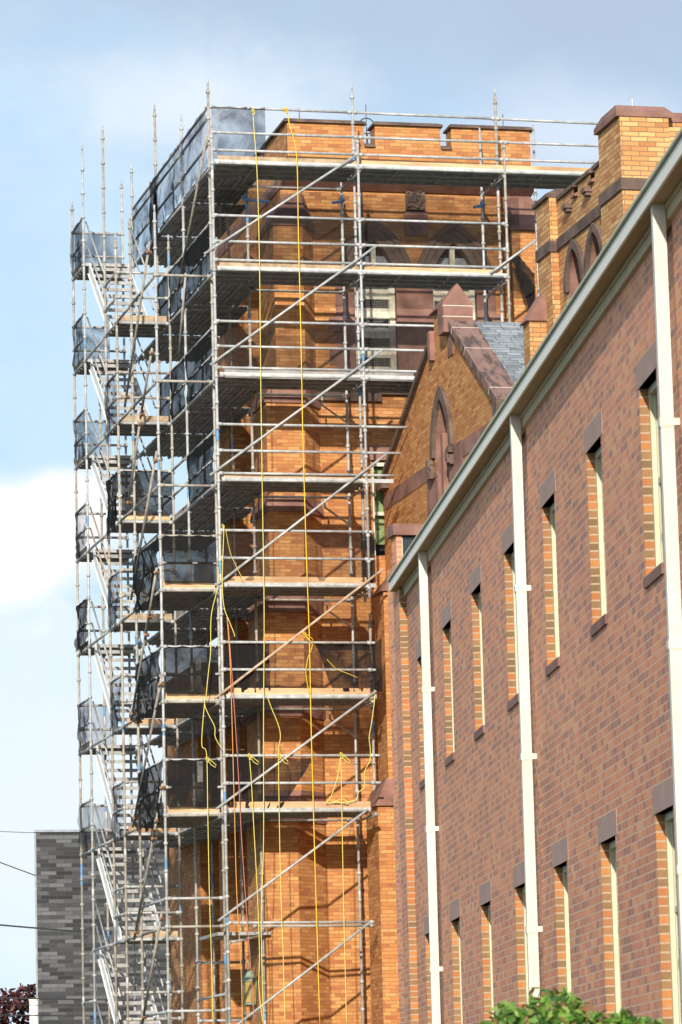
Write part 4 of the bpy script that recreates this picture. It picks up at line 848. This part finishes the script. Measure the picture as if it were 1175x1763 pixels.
rope([(393, 1075), (401, 1180), (410, 1320), (416, 1440), (424, 1560), (433, 1680), (438, 1763)], YR, 'red_rope', 'faded red rope slanting down right of the corner poles', [], .008)
rope([(523, 1090), (533, 1102), (538, 1112), (530, 1135), (527, 1160), (530, 1180), (533, 1192)], YR-.02, 'gold_rope', 'short golden rope looped off the rust toned brace', [(524, 1090)], .007)
rope([(563, 1135), (580, 1152), (600, 1160), (616, 1167)], YR+.05, 'gold_rope', 'thin golden string lying over the black crumpled net at the right end', [], .005)
# ------------------------------------------------------------------ lantern
lc = onY(430, 1700, 71.9); ln = thing('lantern', lc, 'old green copper lantern with amber glass hanging in the shade left of the buttress', 'lantern')
q = MB(); hx = lambda r, z: [lc+Vector((r*math.cos(a), r*math.sin(a), z)) for a in [R(30+60*k) for k in range(6)]]
q.loft(hx(.15, .10), hx(.15, .13)); q.loft(hx(.14, .131), hx(.015, .36)); q.loft(hx(.115, -.30), hx(.13, -.33)); q.tube([lc+Vector((0, 0, .36)), lc+Vector((0, 0, .46)), lc+Vector((-.04, 0, .52)), lc+Vector((-.02, 0, .58)), lc+Vector((.02, 0, .56))], .01, 6)
for p, e in zip(hx(.135, .1), hx(.115, -.3)): q.tube([p, e], .010, 6)
q.build('frame', 'verdigris', ln)
q = MB(); q.loft(hx(.105, -.29), hx(.125, .09)); q.build('glass', 'amber', ln)
# ------------------------------------------------------------------ utility cables, crossing the street in front of the grey block
def cable(p, e, sag, r, label):
    a, c = Vector(p), Vector(e); q = MB(); q.tube([a.lerp(c, t/24)-Vector((0, 0, sag*4*(t/24)*(1-t/24))) for t in range(25)], r, 6); return tag(q.build('utility_cable', 'cable'), label, 'cable', 'overhead cables at the left')
def ext(p0, p1, Y0, Y1, k0=-1.5, k1=1.0):   # straight run through two seen points, carried on past the frame
    a, c = onY(*p0, Y0), onY(*p1, Y1); d = c-a; return a+d*k0, c+d*(k1-1)
for p0, p1, k1, sag, r, lab in (((0, 1429), (135, 1436), 1.0, .05, .008, 'thinnest overhead cable level with the top of the grey block'),
        ((0, 1484), (62, 1508), 1.0, .02, .014, 'overhead cable sloping down to meet the left edge of the grey block'),
        ((0, 1590), (150, 1605), 1.0, .05, .022, 'thick black cable crossing the middle of the grey block to the stair tower'),
        ((0, 1717), (190, 1722), 1.0, .03, .018, 'black cable crossing in front of the purple tree, upper of the low three'),
        ((0, 1730), (190, 1731), 1.0, .02, .008, 'thin grey cable crossing the purple tree, middle of the low three'),
        ((0, 1746), (190, 1750), 1.0, .03, .016, 'pale lit cable near the bottom left edge, lowest of all')):
    a, c = ext(p0, p1, 100, 100, -2.0, k1); cable(a, c, sag, r, lab)

# pale boards left standing on the corner bay decks
for x0, x1, z0, z1, lab in ((335, 368, 1008, 968, 'small white board standing behind dark net on the upper corner bay deck'), (338, 346, 1190, 1135, 'narrow white strip upright behind the net, middle corner bay deck'), (341, 349, 1382, 1308, 'narrow white strip upright behind the net, lowest corner bay deck')):
    a, c = onY(x0, z0, 70.9), onY(x1, z1, 70.9); q = MB(); q.box((a.x, 70.9, a.z), (c.x, 70.93, c.z)); q.box((a.x+.01, 70.931, a.z), (a.x+.03, 70.95, c.z)); tag(q.build('white_board', 'plain_white'), lab, 'board')
net(onY(880, 440, 70.9), onY(921, 560, 70.9), onY(921, 470, 70.9), onY(895, 440, 70.9), 'net', 'dark net hanging slack in the gap beside the nearer brick tower', amp=.05, seed=120)
